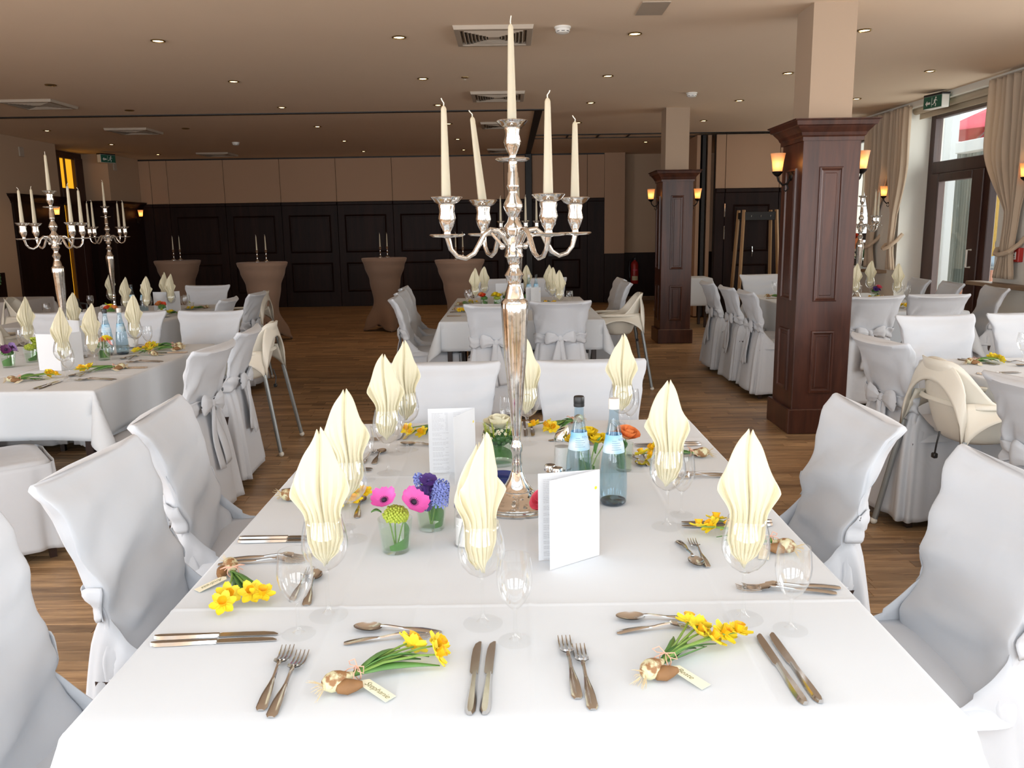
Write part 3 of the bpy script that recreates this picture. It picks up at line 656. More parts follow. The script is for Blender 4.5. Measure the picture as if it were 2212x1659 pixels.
def vent(label, x, y, s=0.60):
    r = thing('air_vent', label, 'vent', (x, y, H), 0, 'square ceiling air vents')
    def ring(a, b, za, zb, n, mat='grille_paint'):
        vs = [(-a, -a, za), (a, -a, za), (a, a, za), (-a, a, za), (-b, -b, zb), (b, -b, zb), (b, b, zb), (-b, b, zb)]
        fs = [(i, (i + 1) % 4, 4 + (i + 1) % 4, 4 + i) for i in range(4)]
        return G().add(vs, fs).obj(n, mat, r, smooth=False, solid=0.003)
    h = s / 2
    ring(h, h - 0.008, 0.0, -0.028, 'frame'); ring(h - 0.008, h - 0.045, -0.028, -0.030, 'frame_lip')
    ring(h - 0.045, h - 0.05, -0.030, -0.002, 'frame_inner')
    for k in range(8):
        a = h - 0.058 - k * 0.027; ring(a, a - 0.024, -0.004, -0.031, 'louvre')
    G().cbox(-0.045, 0.045, -0.045, 0.045, -0.032, -0.026, 0.002).obj('centre_plate', 'grille_paint', r, smooth=False)
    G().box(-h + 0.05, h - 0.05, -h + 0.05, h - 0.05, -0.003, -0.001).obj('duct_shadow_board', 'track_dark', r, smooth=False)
for lab, x, y in (('largest square air vent, above the tall centre candle', -0.10, 6.80), ('second square air vent behind the centre candle', -0.11, 9.78), ('third square air vent beyond the ceiling rail', -0.09, 12.40), ('smallest square air vent before the back wall', -0.10, 16.3),
                  ('square air vent at the left picture edge', -5.33, 9.85), ('square air vent on the left beyond the rail', -5.40, 12.45), ('square air vent in the back left of the ceiling', -5.50, 16.2)): vent(lab, x, y)
def smoke(label, x, y):
    r = thing('smoke_detector', label, 'smoke detector', (x, y, H), 0, 'white round smoke detectors')
    G().lathe([(0.062, 0.0), (0.062, -0.012), (0.054, -0.016)], 26, close=False).obj('base', 'white_plastic', r)
    G().lathe([(0.054, -0.014), (0.055, -0.030), (0.046, -0.044), (0.020, -0.052), (0.0, -0.053)], 26, close=False).obj('dome', 'white_plastic', r)
    for k in range(8):
        a = k * pi / 4
        G().box(-0.012, 0.012, -0.001, 0.001, -0.002, 0.002, T(0.052 * cos(a), 0.052 * sin(a), -0.036) @ RZ(a + pi / 2)).obj('slot', 'track_dark', r, smooth=False)
smoke('round white smoke detector beside the largest air vent', 0.42, 6.60); smoke('round white smoke detector near the far pillar top', 2.08, 9.80); smoke('round white smoke detector on the left back ceiling', -4.52, 14.25)
r = thing('sprinkler', 'small ceiling sprinkler with glass bulb between the two vents', 'sprinkler', (-0.42, 8.62, H))
G().lathe([(0.038, 0), (0.036, -0.006), (0.014, -0.010)], 20, close=False).obj('rosette', 'brass_rim', r); G().lathe([(0.011, -0.008), (0.016, -0.02), (0.014, -0.036), (0.0, -0.042)], 14, close=False).obj('glass_bulb', 'glass_clear', r)
o = G().cbox(0.915, 1.108, 5.93, 6.28, H - 0.004, H + 0.001, 0.001).obj('access_panel', 'grille_paint', smooth=False); tag(o, 'flush square access panel in the ceiling at the top edge', 'access panel')
def exit_sign(label, x, y, z, rz):
    r = thing('exit_sign', label, 'exit sign', (x, y, z), rz, 'emergency exit sign boxes')
    G().cbox(-0.15, 0.15, -0.05, 0.05, -0.09, 0.05, 0.006).obj('housing', 'sign_white', r, smooth=False)
    G().cbox(-0.155, 0.155, -0.055, 0.055, 0.05, 0.072, 0.004).obj('mount', 'black_plastic', r, smooth=False)
    for s in (1, -1):
        M_ = RZ(0 if s == 1 else pi)
        G().box(-0.148, 0.148, -0.0535, -0.051, -0.085, 0.045, M_).obj('face', 'exit_green', r, smooth=False)
        g = G(); g.ball((0.055, -0.055, 0.022), 0.011, 8, 6, (1, 0.15, 1), M_)
        for a, b, wd in (((0.05, 0.008), (0.035, -0.03), 0.010), ((0.035, -0.03), (0.06, -0.045), 0.006), ((0.06, -0.045), (0.052, -0.072), 0.006), ((0.035, -0.03), (0.012, -0.05), 0.006), ((0.012, -0.05), (-0.008, -0.045), 0.005), ((0.05, 0.004), (0.078, -0.012), 0.005), ((0.05, 0.004), (0.024, -0.006), 0.005)):
            g.tube([(a[0], -0.0545, a[1]), (b[0], -0.0545, b[1])], wd * 0.8, 6, M_)
        g.prism([(-0.115, -0.03), (-0.085, 0.0), (-0.085, -0.018), (-0.035, -0.018), (-0.035, -0.042), (-0.085, -0.042), (-0.085, -0.06)], 0.0535, 0.0555, M_ @ RX(pi / 2))
        g.obj('pictogram', 'sign_white', r, smooth=False)
        G().box(-0.012, -0.008, -0.0555, -0.053, -0.07, 0.03, M_).obj('door_mark', 'sign_white', r, smooth=False)
exit_sign('green running-man exit sign above the terrace door', 4.93, 9.95, 2.90, radians(-78)); exit_sign('green running-man exit sign above the orange-lit door', -7.30, 15.55, 2.90, radians(62))
for y, lab in ((13.05, 'small square grey wall plate on the front left pier'), (16.1, 'small square grey wall plate on the back left pier')):
    o = G().cbox(XL, XL + 0.02, y, y + 0.12, 2.72, 2.86, 0.004).obj('wall_plate', 'grille_paint', smooth=False); tag(o, lab, 'wall plate')
# red fire call point on the right wall
r = thing('fire_call_point', 'red square fire alarm box on the right wall', 'alarm box', (XR, 8.30, 1.19))
G().cbox(-0.05, 0, -0.07, 0.07, -0.07, 0.07, 0.006).obj('housing', 'red_paint', r, smooth=False); G().cbox(-0.054, -0.05, -0.03, 0.03, -0.045, 0.03, 0.002).obj('glass_plate', 'sign_white', r, smooth=False)
G().lathe([(0.011, 0), (0.011, 0.004)], 14, M=T(-0.054, 0, -0.005) @ RY(-pi / 2)).obj('press_spot', 'ink_dark', r)
for k in range(2): G().box(-0.0545, -0.0538, -0.018, 0.018, -0.030 + k * 0.05, -0.024 + k * 0.05).obj('print', 'red_paint', r, smooth=False)
# fire extinguisher
r = thing('fire_extinguisher', 'red fire extinguisher hanging in the back recess', 'fire extinguisher', (2.60, 17.48, 0.36))
G().lathe([(0.0, 0.0), (0.075, 0.0), (0.082, 0.02), (0.082, 0.40), (0.06, 0.45), (0.03, 0.47), (0.025, 0.50)], 24).obj('cylinder_body', 'red_paint', r)
G().cbox(-0.025, 0.025, -0.03, 0.03, 0.49, 0.54, 0.006).tube([(0, 0, 0.53), (0.0, -0.05, 0.57), (0.0, -0.10, 0.57)], 0.008).tube([(0, 0, 0.53), (0.0, -0.09, 0.535)], 0.007).obj('valve', 'black_plastic', r)
G().tube([(-0.03, 0, 0.51), (-0.10, -0.02, 0.48), (-0.115, -0.03, 0.30), (-0.10, -0.03, 0.12)], [0.01, 0.01, 0.01, 0.016], 8).obj('hose', 'black_plastic', r)
G().sheet(lambda u, v: (0.0835 * cos(-pi / 2 + (u - 0.5) * 1.6), 0.0835 * sin(-pi / 2 + (u - 0.5) * 1.6), lerp(0.07, 0.16, v)), 10, 2).obj('label_band', 'label_cream', r)
G().sheet(lambda u, v: (0.0835 * cos(-pi / 2 + (u - 0.5) * 1.2), 0.0835 * sin(-pi / 2 + (u - 0.5) * 1.2), lerp(0.27, 0.30, v)), 10, 2).obj('print', 'rose_pink', r)
# coat rack in front of the folding wall
r = thing('coat_rack', 'pale wooden coat rack with splayed legs by the folding wall', 'coat rack', (3.93, 13.40, 0))
for sx in (-1, 1):
    for sy in (-1, 1):
        a, b = Vector((sx * 0.33, sy * 0.25, 0)), Vector((sx * 0.255, sy * 0.15, 1.76))
        d = (b - a); M_ = Matrix.Translation(a) @ d.to_track_quat('Z', 'Y').to_matrix().to_4x4()
        G().cbox(-0.022, 0.022, -0.022, 0.022, 0, d.length, 0.004, M_).obj('leg', 'beech', r, smooth=False)
for sy in (-1, 1):
    b = G().cbox(-0.25, 0.25, sy * 0.155 - 0.012, sy * 0.155 + 0.012, 1.60, 1.73, 0.004).obj('hook_board', 'track_dark', r, smooth=False)
    for k in range(3):
        G().tube([(-0.15 + 0.15 * k, sy * 0.167, 1.66), (-0.15 + 0.15 * k, sy * 0.20, 1.655), (-0.15 + 0.15 * k, sy * 0.21, 1.675)], 0.006, 6).obj('hook', 'chrome', b)
for sx in (-1, 1): G().cbox(sx * 0.257 - 0.012, sx * 0.257 + 0.012, -0.15, 0.15, 1.62, 1.72, 0.004).obj('side_board', 'track_dark', r, smooth=False)
# ================================================================== FURNITURE
# ---- covered banquet chair: local +y is the front of the seat, origin on the floor
def back_y(s): return -0.195 - 0.030 * s - 0.075 * s ** 2.6
def make_chair(variant=0, bow='full'):
    rv = random.Random(20 + variant); off = variant * 3.7
    r = thing('banquet_chair', '', 'chair')
    def back_fn(u, v):
        s = v; z = lerp(0.44, 0.918, min(1.0, s))
        hw = interp([(0, 0.222), (0.30, 0.200), (0.55, 0.208), (0.82, 0.226), (1.0, 0.252)], s)
        th = interp([(0, 0.040), (0.3, 0.026), (0.9, 0.024), (1.0, 0.020)], s)
        a = 2 * pi * u; n = 0.32
        cx = math.copysign(abs(cos(a)) ** n, cos(a)); cy = math.copysign(abs(sin(a)) ** 0.55, sin(a))
        x = hw * cx; q = 1 - (cx * cx)
        y = back_y(s) + th * cy - (0.050 * s * q if cy < 0 else 0.018 * s * q)
        # cloth wrinkles pulled towards the sash, diagonal tucks on the front
        wr = 0.0
        if cy > 0:
            wr = 0.013 * sin((z * 34 + x * (12 + 4 * sin(off)) + off * 2 + 2.5 * nz(x, z, off, 5))) * exp(-((s - 0.20 - 0.28 * (variant % 2)) / 0.34) ** 2) + 0.011 * nz(x * 0.8 + z, z * 2.2, off, 8)
            wr += 0.010 * exp(-((s - 0.27) / 0.05) ** 2) * (0.5 + nz(x, off, 0, 7))
        else:
            wr = 0.012 * sin(x * 62 * (0.7 + 0.5 * abs(z - 0.63)) + 9 * nz(x, z, off, 5) + off) * exp(-((s - 0.48) / 0.30) ** 2) + 0.006 * nz(x * 2, z, off, 8)
        y += wr * (1 - 0.8 * smooth01((s - 0.86) / 0.14))
        x += 0.004 * nz(0.3 * cy, z, off, 22)
        z += 0.016 * s * s * (abs(cx) ** 3) * smooth01((s - 0.6) / 0.4)
        if s > 0.93: y -= 0.012 * smooth01((s - 0.93) / 0.07)
        return (x, y, z)
    g = G(); nu, nv = 64, 34; g.sheet(back_fn, nu, nv, cu=True)
    # rolled top closing
    top = [g.v[(nv - 1) * nu + i] for i in range(nu)]
    cxm = sum(p[1] for p in top) / nu
    b0 = len(g.v)
    for k, (f, dz) in enumerate(((0.86, 0.007), (0.45, 0.012))):
        g.v += [(p[0] * (0.985 if k == 0 else 0.97), back_y(1) - 0.02 + (p[1] - back_y(1) + 0.02) * f, p[2] + dz) for p in top]
    for i in range(nu):
        j = (i + 1) % nu
        g.f.append(((nv - 1) * nu + i, (nv - 1) * nu + j, b0 + j, b0 + i)); g.f.append((b0 + i, b0 + j, b0 + nu + j, b0 + nu + i))
    g.f.append(tuple(b0 + nu + i for i in range(nu)))
    g.obj('backrest', 'chair_linen', r, ang=75)
    # seat
    def seat_fn(u, v):
        a = 2 * pi * u; n = 0.28; k = v
        cx = math.copysign(abs(cos(a)) ** n, cos(a)); cy = math.copysign(abs(sin(a)) ** n, sin(a))
        rr = interp([(0, 0.0), (0.6, 0.62), (0.85, 0.93), (1, 1.0)], k)
        z = 0.482 - 0.006 * k * k - (0.030 * smooth01((k - 0.80) / 0.2))
        x, y = cx * 0.238 * rr, 0.012 + cy * 0.243 * rr
        return (x, y, z + 0.005 * nz(x, y, off, 8) * (1 - k * 0.5))
    G().sheet(seat_fn, 48, 12, cu=True).obj('seat', 'chair_linen', r, ang=75)
    # skirt hanging to the floor, riding up to the sash at the back
    def skirt_fn(u, v):
        a = 2 * pi * u; n = 0.30
        cx = math.copysign(abs(cos(a)) ** n, cos(a)); cy = math.copysign(abs(sin(a)) ** n, sin(a))
        backness = max(0.0, min(1.0, (-cy + 0.05) / 0.95))
        zt = lerp(0.466, 0.612, backness ** 2.6)
        w0, w1 = lerp(0.243, 0.206, smooth01(backness * 1.6)), 0.272
        yt = 0.012 + (cy * 0.250 if cy > 0 else cy * 0.262); yb = 0.0 + (cy * 0.275 if cy > 0 else cy * 0.315)
        t = v ** 0.85
        x = cx * lerp(w0, w1, t); y = lerp(yt, yb, t); z = lerp(zt, 0.055 + 0.008 * sin(a * 3 + off), v)
        f = (0.004 + 0.016 * t) * (sin(a * 11 + off) * 0.55 + sin(a * 19 + 1.7 * off) * 0.3 + 0.9 * nz(cos(a), sin(a), off, 3.5))
        corner = abs(abs(cx) - abs(cy)) < 0.2
        f += 0.010 * t if corner else 0
        l = sqrt(cx * cx + cy * cy); x += cx / l * f; y += cy / l * f
        if cy < -0.5:   # radiating tucks below the bow
            y -= 0.012 * (1 - t) * abs(sin(x * 38 + off)) * smooth01(v * 6)
            y += 0.015 * (1 - t) ** 3
        return (x, y, z)
    G().sheet(skirt_fn, 132, 20, cu=True).obj('skirt', 'chair_linen', r, ang=80, solid=0.003)
    # sash
    def sash_fn(u, v):
        a = -pi * 1.06 - u * pi * 0.88 if False else pi * (0.97 + 1.06 * u)
        z = lerp(0.592, 0.672, v) ; s = (z - 0.44) / 0.478
        bx, by, bz = back_fn((a / (2 * pi)) % 1.0, s)
        pinch = 1 - 0.35 * exp(-((u - 0.5) / 0.12) ** 2)
        zz = 0.632 + (v - 0.5) * 0.085 * pinch + 0.006 * sin(u * 17 + off)
        l = Vector((cos(a) * 0.35, sin(a), 0)).normalized()
        push = 0.011 + 0.004 * sin(v * 3 * pi + u * 8)
        return (bx + l.x * push, by + l.y * push, zz)
    G().sheet(sash_fn, 44, 8).obj('sash', 'chair_linen', r, ang=80, solid=0.003)
    yk = back_y(0.40) - 0.058; zk = 0.632
    G().ball((0, yk - 0.006, zk), 0.024, 12, 8, (0.95, 0.75, 1.1)).obj('bow_knot', 'chair_linen', r)
    for sd in (-1, 1):
        def loop_fn(u, v, sd=sd):
            a = 2 * pi * u; d = v
            hh = interp([(0, 0.012), (0.35, 0.036), (0.80, 0.050), (0.95, 0.044), (1, 0.006)], d); dd = interp([(0, 0.011), (0.4, 0.014), (0.8, 0.016), (1, 0.003)], d)
            cr_ = 1 - 0.28 * (cos(a) ** 2) * (1 - d) - 0.20 * cos(6 * a + off) * (1 - 0.7 * d)
            x = sd * (0.012 + 0.118 * d); z = zk + 0.012 * sin(d * 2.2) - 0.016 * d * d + hh * cr_ * sin(a) + (0.012 * d if sd * (1 if variant % 2 else -1) > 0 else 0)
            return (x, yk - 0.008 - 0.010 * sin(d * pi) + dd * cr_ * cos(a), z)
        G().sheet(loop_fn, 20, 14, cu=True).obj('bow_loop', 'chair_linen', r, ang=80)
        ln = rv.uniform(0.28, 0.34)
        def tail_fn(u, v, sd=sd, ln=ln):
            w = lerp(0.018, 0.036, smooth01(v * 1.6)); x = sd * (0.008 + (0.035 + 0.02 * sin(off + sd)) * v) + (u - 0.5) * 2 * w
            return (x, yk - 0.006 - 0.040 * v - 0.010 * sin(u * pi) * (1 - v * 0.5) + 0.008 * sin(v * 5 + off + sd), zk - 0.012 - ln * v + 0.012 * (u - 0.5) * sd)
        G().sheet(tail_fn, 7, 12).obj('sash_tail', 'chair_linen', r, ang=80, solid=0.003)
    for sx in (-1, 1):
        for sy, yy in ((1, 0.205), (-1, -0.215)):
            q = [(sx * 0.205, yy)]
            x0, y0 = sx * 0.200, yy
            vs = []
            for z, h in ((0.0, 0.015), (0.44, 0.021)): vs += [(x0 - h, y0 - h, z), (x0 + h, y0 - h, z), (x0 + h, y0 + h, z), (x0 - h, y0 + h, z)]
            G().add(vs, [(0, 3, 2, 1), (4, 5, 6, 7), (0, 1, 5, 4), (1, 2, 6, 5), (2, 3, 7, 6), (3, 0, 4, 7)]).obj('leg', 'leg_wood', r, smooth=False)
    return r
CH = [make_chair(k) for k in range(3)]
def chair(label, x, y, rz_deg, var, group):
    """x, y: floor point under the seat centre; rz: 0 = seat front towards +y"""
    return copy_tree(CH[var], (x, y, 0), radians(rz_deg), label, group)
g1 = 'white covered chairs around the front table'
chair('white covered chair cut by the left edge, nearest on the left', -0.79, 1.44, -90, 0, g1)
chair('white covered chair at the front table, middle one on the left', -0.785, 2.07, -92, 1, g1)
chair('white covered chair at the front table, farthest one on the left', -0.86, 2.72, -84, 2, g1)
chair('white covered chair cut by the right edge, nearest on the right', 0.86, 1.83, 92, 0, g1)
chair('white covered chair with diagonal creases, second on the right', 0.79, 2.53, 90, 1, g1)
chair('white chair front at the far end of the front table, left', -0.30, 3.27, 180, 0, g1)
chair('white chair front at the far end of the front table, right of the candelabra', 0.34, 3.28, 180, 2, g1)
g2 = 'white covered chairs around the left table'
chair('white covered chair at the left edge, seat towards the left table', -2.50, 3.80, -52, 2, g2)
chair('white chair with hanging bow, nearest on the left table side', -1.86, 4.30, 86, 0, g2)
chair('white chair with hanging bow, beside the high chair of the left table', -1.92, 5.02, 94, 1, g2)
chair('white chair front at the far end of the left table, right one', -2.28, 5.96, 178, 1, g2)
chair('white chair front at the far end of the left table, middle one', -2.85, 5.97, 183, 0, g2)
chair('white chair front behind the left table candelabra', -3.42, 5.97, 180, 2, g2)
chair('white chair sliver on the far left of the left table', -3.85, 5.3, -90, 1, g2)
g3 = 'white covered chairs around the back left table'
chair('white chair front at the far end of the back left table', -3.43, 9.16, 182, 1, g3)
chair('white chair back at the back left table, nearer of two', -2.85, 7.45, 92, 0, g3)
chair('white chair back at the back left table, next to the high chair', -2.80, 8.15, 90, 2, g3)
g4 = 'white covered chairs around the centre back table'
chair('white chair back with neat bow, left at the centre back table', -0.12, 6.78, 0, 0, g4)
chair('white chair back with neat bow, right at the centre back table', 0.41, 6.98, -2, 1, g4)
chair('white chair nearest on the left of the centre back table', -0.70, 7.32, -88, 2, g4)
chair('white chair second on the left of the centre back table', -0.74, 8.00, -92, 0, g4)
chair('white chair farthest on the left of the centre back table', -0.78, 8.60, -90, 1, g4)
chair('white chair at the right of the centre back table, behind the high chair', 0.93, 8.95, 92, 2, g4)
chair('white chair at the right of the centre back table, farthest', 0.95, 9.55, 92, 0, g4)
chair('white chair front at the far end of the centre back table, left', -0.22, 9.62, 180, 1, g4)
chair('white chair front at the far end of the centre back table, right', 0.42, 9.62, 180, 0, g4)
g5 = 'white covered chairs around the table behind the pillar'
chair('white chair with bow, nearest of three left of the near pillar', 2.42, 7.42, -91, 0, g5)
chair('white chair with bow, middle of three left of the near pillar', 2.40, 8.02, -90, 1, g5)
chair('white chair with bow, farthest of three left of the near pillar', 2.38, 8.74, -89, 2, g5)
chair('white chair front beyond the table, just left of the near pillar', 2.98, 9.62, 180, 0, g5)
chair('white chair back with bow just right of the near pillar', 2.93, 7.02, 2, 1, g5)
chair('white chair back with satin folds right of the pillar table bow chair', 3.50, 7.06, -3, 2, g5)
chair('grey-white chair farthest of three before the terrace door', 3.98, 8.74, 84, 0, g5)
chair('grey-white chair middle of three before the terrace door', 4.00, 8.14, 84, 2, g5)
chair('grey-white chair nearest of three before the terrace door', 4.05, 7.50, 82, 1, g5)
g6 = 'white covered chairs around the right table'
chair('white chair with big bow left of the right table', 2.18, 4.22, -82, 0, g6)
chair('white pleated chair back with bow cut by the right edge', 2.22, 3.05, -72, 2, g6)
chair('white chair front at the far end of the right table', 2.68, 4.90, 181, 1, g6)
chair('white chair front cut by the right edge behind the right table', 3.26, 4.92, 179, 0, g6)
for c in CH: drop_tree(c)

# ---- tables and tablecloths
def table(label, x0, x1, y0, y1, group='banquet tables under white cloths'):
    cx, cy = (x0 + x1) / 2, (y0 + y1) / 2; a, b = (x1 - x0) / 2, (y1 - y0) / 2
    r = thing('banquet_table', label, 'table', (cx, cy, 0), 0, group)
    n = max(1, round((y1 - y0) / 0.7))
    for k in range(n):
        yy0 = -b + 2 * b * k / n; yy1 = -b + 2 * b * (k + 1) / n
        G().cbox(-a + 0.004, a - 0.004, yy0 + 0.004, yy1 - 0.002, TZ - 0.032, TZ - 0.004, 0.003).obj('table_top', 'leg_wood', r, smooth=False)
        for sx in (-1, 1):
            for yy in (yy0 + 0.06, yy1 - 0.06):
                G().cbox(sx * (a - 0.07) - 0.02, sx * (a - 0.07) + 0.02, yy - 0.02, yy + 0.02, 0, TZ - 0.032, 0.003).obj('leg', 'leg_wood', r, smooth=False)
    return r
def axis_pts(h, d, creases):
    p = set(); n = int(2 * h / 0.045)
    for i in range(n + 1): p.add(round(-h + 2 * h * i / n, 5))
    for c in creases:
        for e in (-0.011, -0.004, 0, 0.004, 0.011): p.add(round(c + e, 5))
    m = 9
    for i in range(1, m + 1): p.add(round(h + d * i / m, 5)); p.add(round(-h - d * i / m, 5))
    for e in (0.004, 0.010, 0.016): p.add(round(h + e, 5)); p.add(round(-h - e, 5))
    return sorted(p)
def tablecloth(label, x0, x1, y0, y1, drop=0.24, cx_=(), cy_=(), seed=0, mat='table_linen', tz=TZ, group='white tablecloths'):
    cx, cy = (x0 + x1) / 2, (y0 + y1) / 2; a, b = (x1 - x0) / 2, (y1 - y0) / 2
    us, vs_ = axis_pts(a, drop, cx_), axis_pts(b, drop, cy_)
    rnd = 0.012
    def pt(u, v):
        ex, ey = max(0, abs(u) - a), max(0, abs(v) - b); sx, sy = (1 if u > 0 else -1), (1 if v > 0 else -1)
        zt = 0.0015 + 0.0012 * nz(u, v, seed, 2.2) + 0.0006 * nz(u, v, seed, 9)
        for c in cx_: zt += 0.0016 * exp(-((u - c) / 0.0055) ** 2)
        for c in cy_: zt += 0.0016 * exp(-((v - c) / 0.0055) ** 2)
        if ex == 0 and ey == 0: return (u, v, zt)
        def hang(e):   # rounded edge then straight down: (outward, down)
            q = rnd * pi / 2
            if e < q: t = e / rnd; return rnd * sin(t), rnd * (1 - cos(t))
            return rnd, rnd + (e - q)
        if ey == 0:
            o, d = hang(ex); fl = 0.010 * (d / drop) * sin(v * 7 + seed) + 0.008 * (d / drop) * nz(v, seed, 0, 3)
            cf = 0.02 * (d / drop) * smooth01((abs(v) - b + 0.25) / 0.25)
            return (sx * (a + o + fl + cf), v, zt - d)
        if ex == 0:
            o, d = hang(ey); fl = 0.010 * (d / drop) * sin(u * 7 + seed) + 0.008 * (d / drop) * nz(u, seed, 3, 3)
            cf = 0.02 * (d / drop) * smooth01((abs(u) - a + 0.25) / 0.25)
            return (u, sy * (b + o + fl + cf), zt - d)
        r_ = sqrt(ex * ex + ey * ey); th = math.atan2(ey, ex)
        o, d = hang(r_); k = sin(2 * th)
        out = o + (0.30 * d) * k * k + 0.02 * d / drop
        dx = cos(th) ** 0.8; dy = sin(th) ** 0.8
        wob = 0.035 * d / drop * sin(4 * th) * 0.6
        return (sx * (a + out * dx + wob), sy * (b + out * dy - wob), zt - d * (1 - 0.06 * k))
    nu, nv = len(us), len(vs_)
    vv = [pt(u, v) for v in vs_ for u in us]
    ff = [(j * nu + i, j * nu + i + 1, (j + 1) * nu + i + 1, (j + 1) * nu + i) for j in range(nv - 1) for i in range(nu - 1)]
    o = G().add(vv, ff).obj('tablecloth', mat, None, ang=80, solid=0.0015); o.location = (cx, cy, tz - 0.002)
    return tag(o, label, 'tablecloth', group)
TABLES = {}
def set_table(key, what, x0, x1, y0, y1, drop, cxs, cys, seed):
    TABLES[key] = (x0, x1, y0, y1)
    table('dark wooden table under the white cloth, ' + what, x0, x1, y0, y1)
    tablecloth('white tablecloth on ' + what, x0, x1, y0, y1, drop, cxs, cys, seed)
set_table('front', 'the large front table', -0.70, 0.70, 1.18, 3.25, 0.27, (-0.36, -0.20, 0.03, 0.42), (-0.62, 0.30, 0.72), 1)
set_table('left', 'the left table with its own candelabra', -3.50, -2.10, 4.08, 5.80, 0.26, (-0.35, 0.0, 0.36), (-0.4, 0.3), 2)
set_table('backleft', 'the back left table with coffee cups', -4.50, -3.10, 7.05, 9.10, 0.26, (0.0,), (0.0,), 3)
set_table('centre', 'the centre back table behind two bow chairs', -0.60, 0.78, 7.02, 9.45, 0.26, (0.0,), (0.2,), 4)
set_table('pillar', 'the table behind the near pillar', 2.66, 4.02, 7.28, 9.35, 0.34, (0.0,), (0.2,), 5)
set_table('right', 'the right table cut by the picture edge', 2.34, 3.70, 2.60, 4.66, 0.42, (0.0,), (0.2, -0.3), 6)
# under-cloth showing below the left table's cloth
o = G().sheet(lambda u, v: (lerp(-3.48, -2.66, u), 4.075 + 0.006 * sin(u * 22) * v, lerp(0.735, 0.44, v)), 40, 8).obj('under_cloth', 'table_linen', None, ang=80, solid=0.0015); tag(o, 'white under-cloth edge hanging below the left tablecloth', 'tablecloth')
# small clothed side table beyond the far pillar
table('dark legged side table behind the far pillar', 2.45, 3.03, 12.55, 13.10, None); tablecloth('white cloth on the small side table behind the far pillar', 2.45, 3.03, 12.55, 13.10, 0.42, (), (), 9, group=None)
# buffet on the far left
table('long buffet table at the left wall', -7.0, -5.92, 9.9, 10.75, None); tablecloth('dim beige cloth on the buffet table at the left', -7.0, -5.92, 9.9, 10.75, 0.55, (), (), 11, 'buffet_linen', group=None)

# ---- high-top tables in stretch covers
def high_top(label, x, y, rz, sc=1.0):
    r = thing('high_top_table', label, 'bar table', (x, y, 0), rz, 'taupe covered bar tables along the back')
    def fn(u, v):
        a = 2 * pi * u; hem = 0.012 + 0.095 * (1 - abs(cos(2 * a)) ** 1.6)
        z = lerp(1.10, hem, v); s = z / 1.10
        foot = abs(cos(2 * a)) ** 3
        rb = lerp(0.23, 0.37, foot)
        rr = interp([(0, 1.0), (0.10, 0.80), (0.40, 0.0)], s)
        waist = interp([(0.0, 0.19), (0.42, 0.185), (0.7, 0.235), (0.9, 0.305), (1.0, 0.345)], s)
        rad = waist + (rb - 0.19) * rr
        return (rad * cos(a), rad * sin(a), z)
    G().sheet(fn, 64, 30, cu=True).obj('stretch_cover', 'stretch_taupe', r, ang=80, solid=0.003)
    G().lathe([(0.0, 1.115), (0.335, 1.115), (0.346, 1.108), (0.345, 1.09)], 48, close=False).obj('top', 'stretch_taupe', r)
    for k in range(4):
        a = k * pi / 2; G().ball((0.35 * cos(a), 0.35 * sin(a), 0.02), 0.02, 8, 6).obj('foot', 'stretch_taupe', r)
    return r
HT = [('taupe bar table behind the back left table', -5.20, 13.1, 0.2), ('taupe bar table in the open floor left of centre', -3.48, 11.75, 0.55), ('taupe bar table left of the centre back table', -1.94, 12.9, 0.35), ('taupe bar table behind the centre back table', -0.70, 11.6, 0.6)]
for lab, x, y, rz in HT: high_top(lab, x, y, rz)

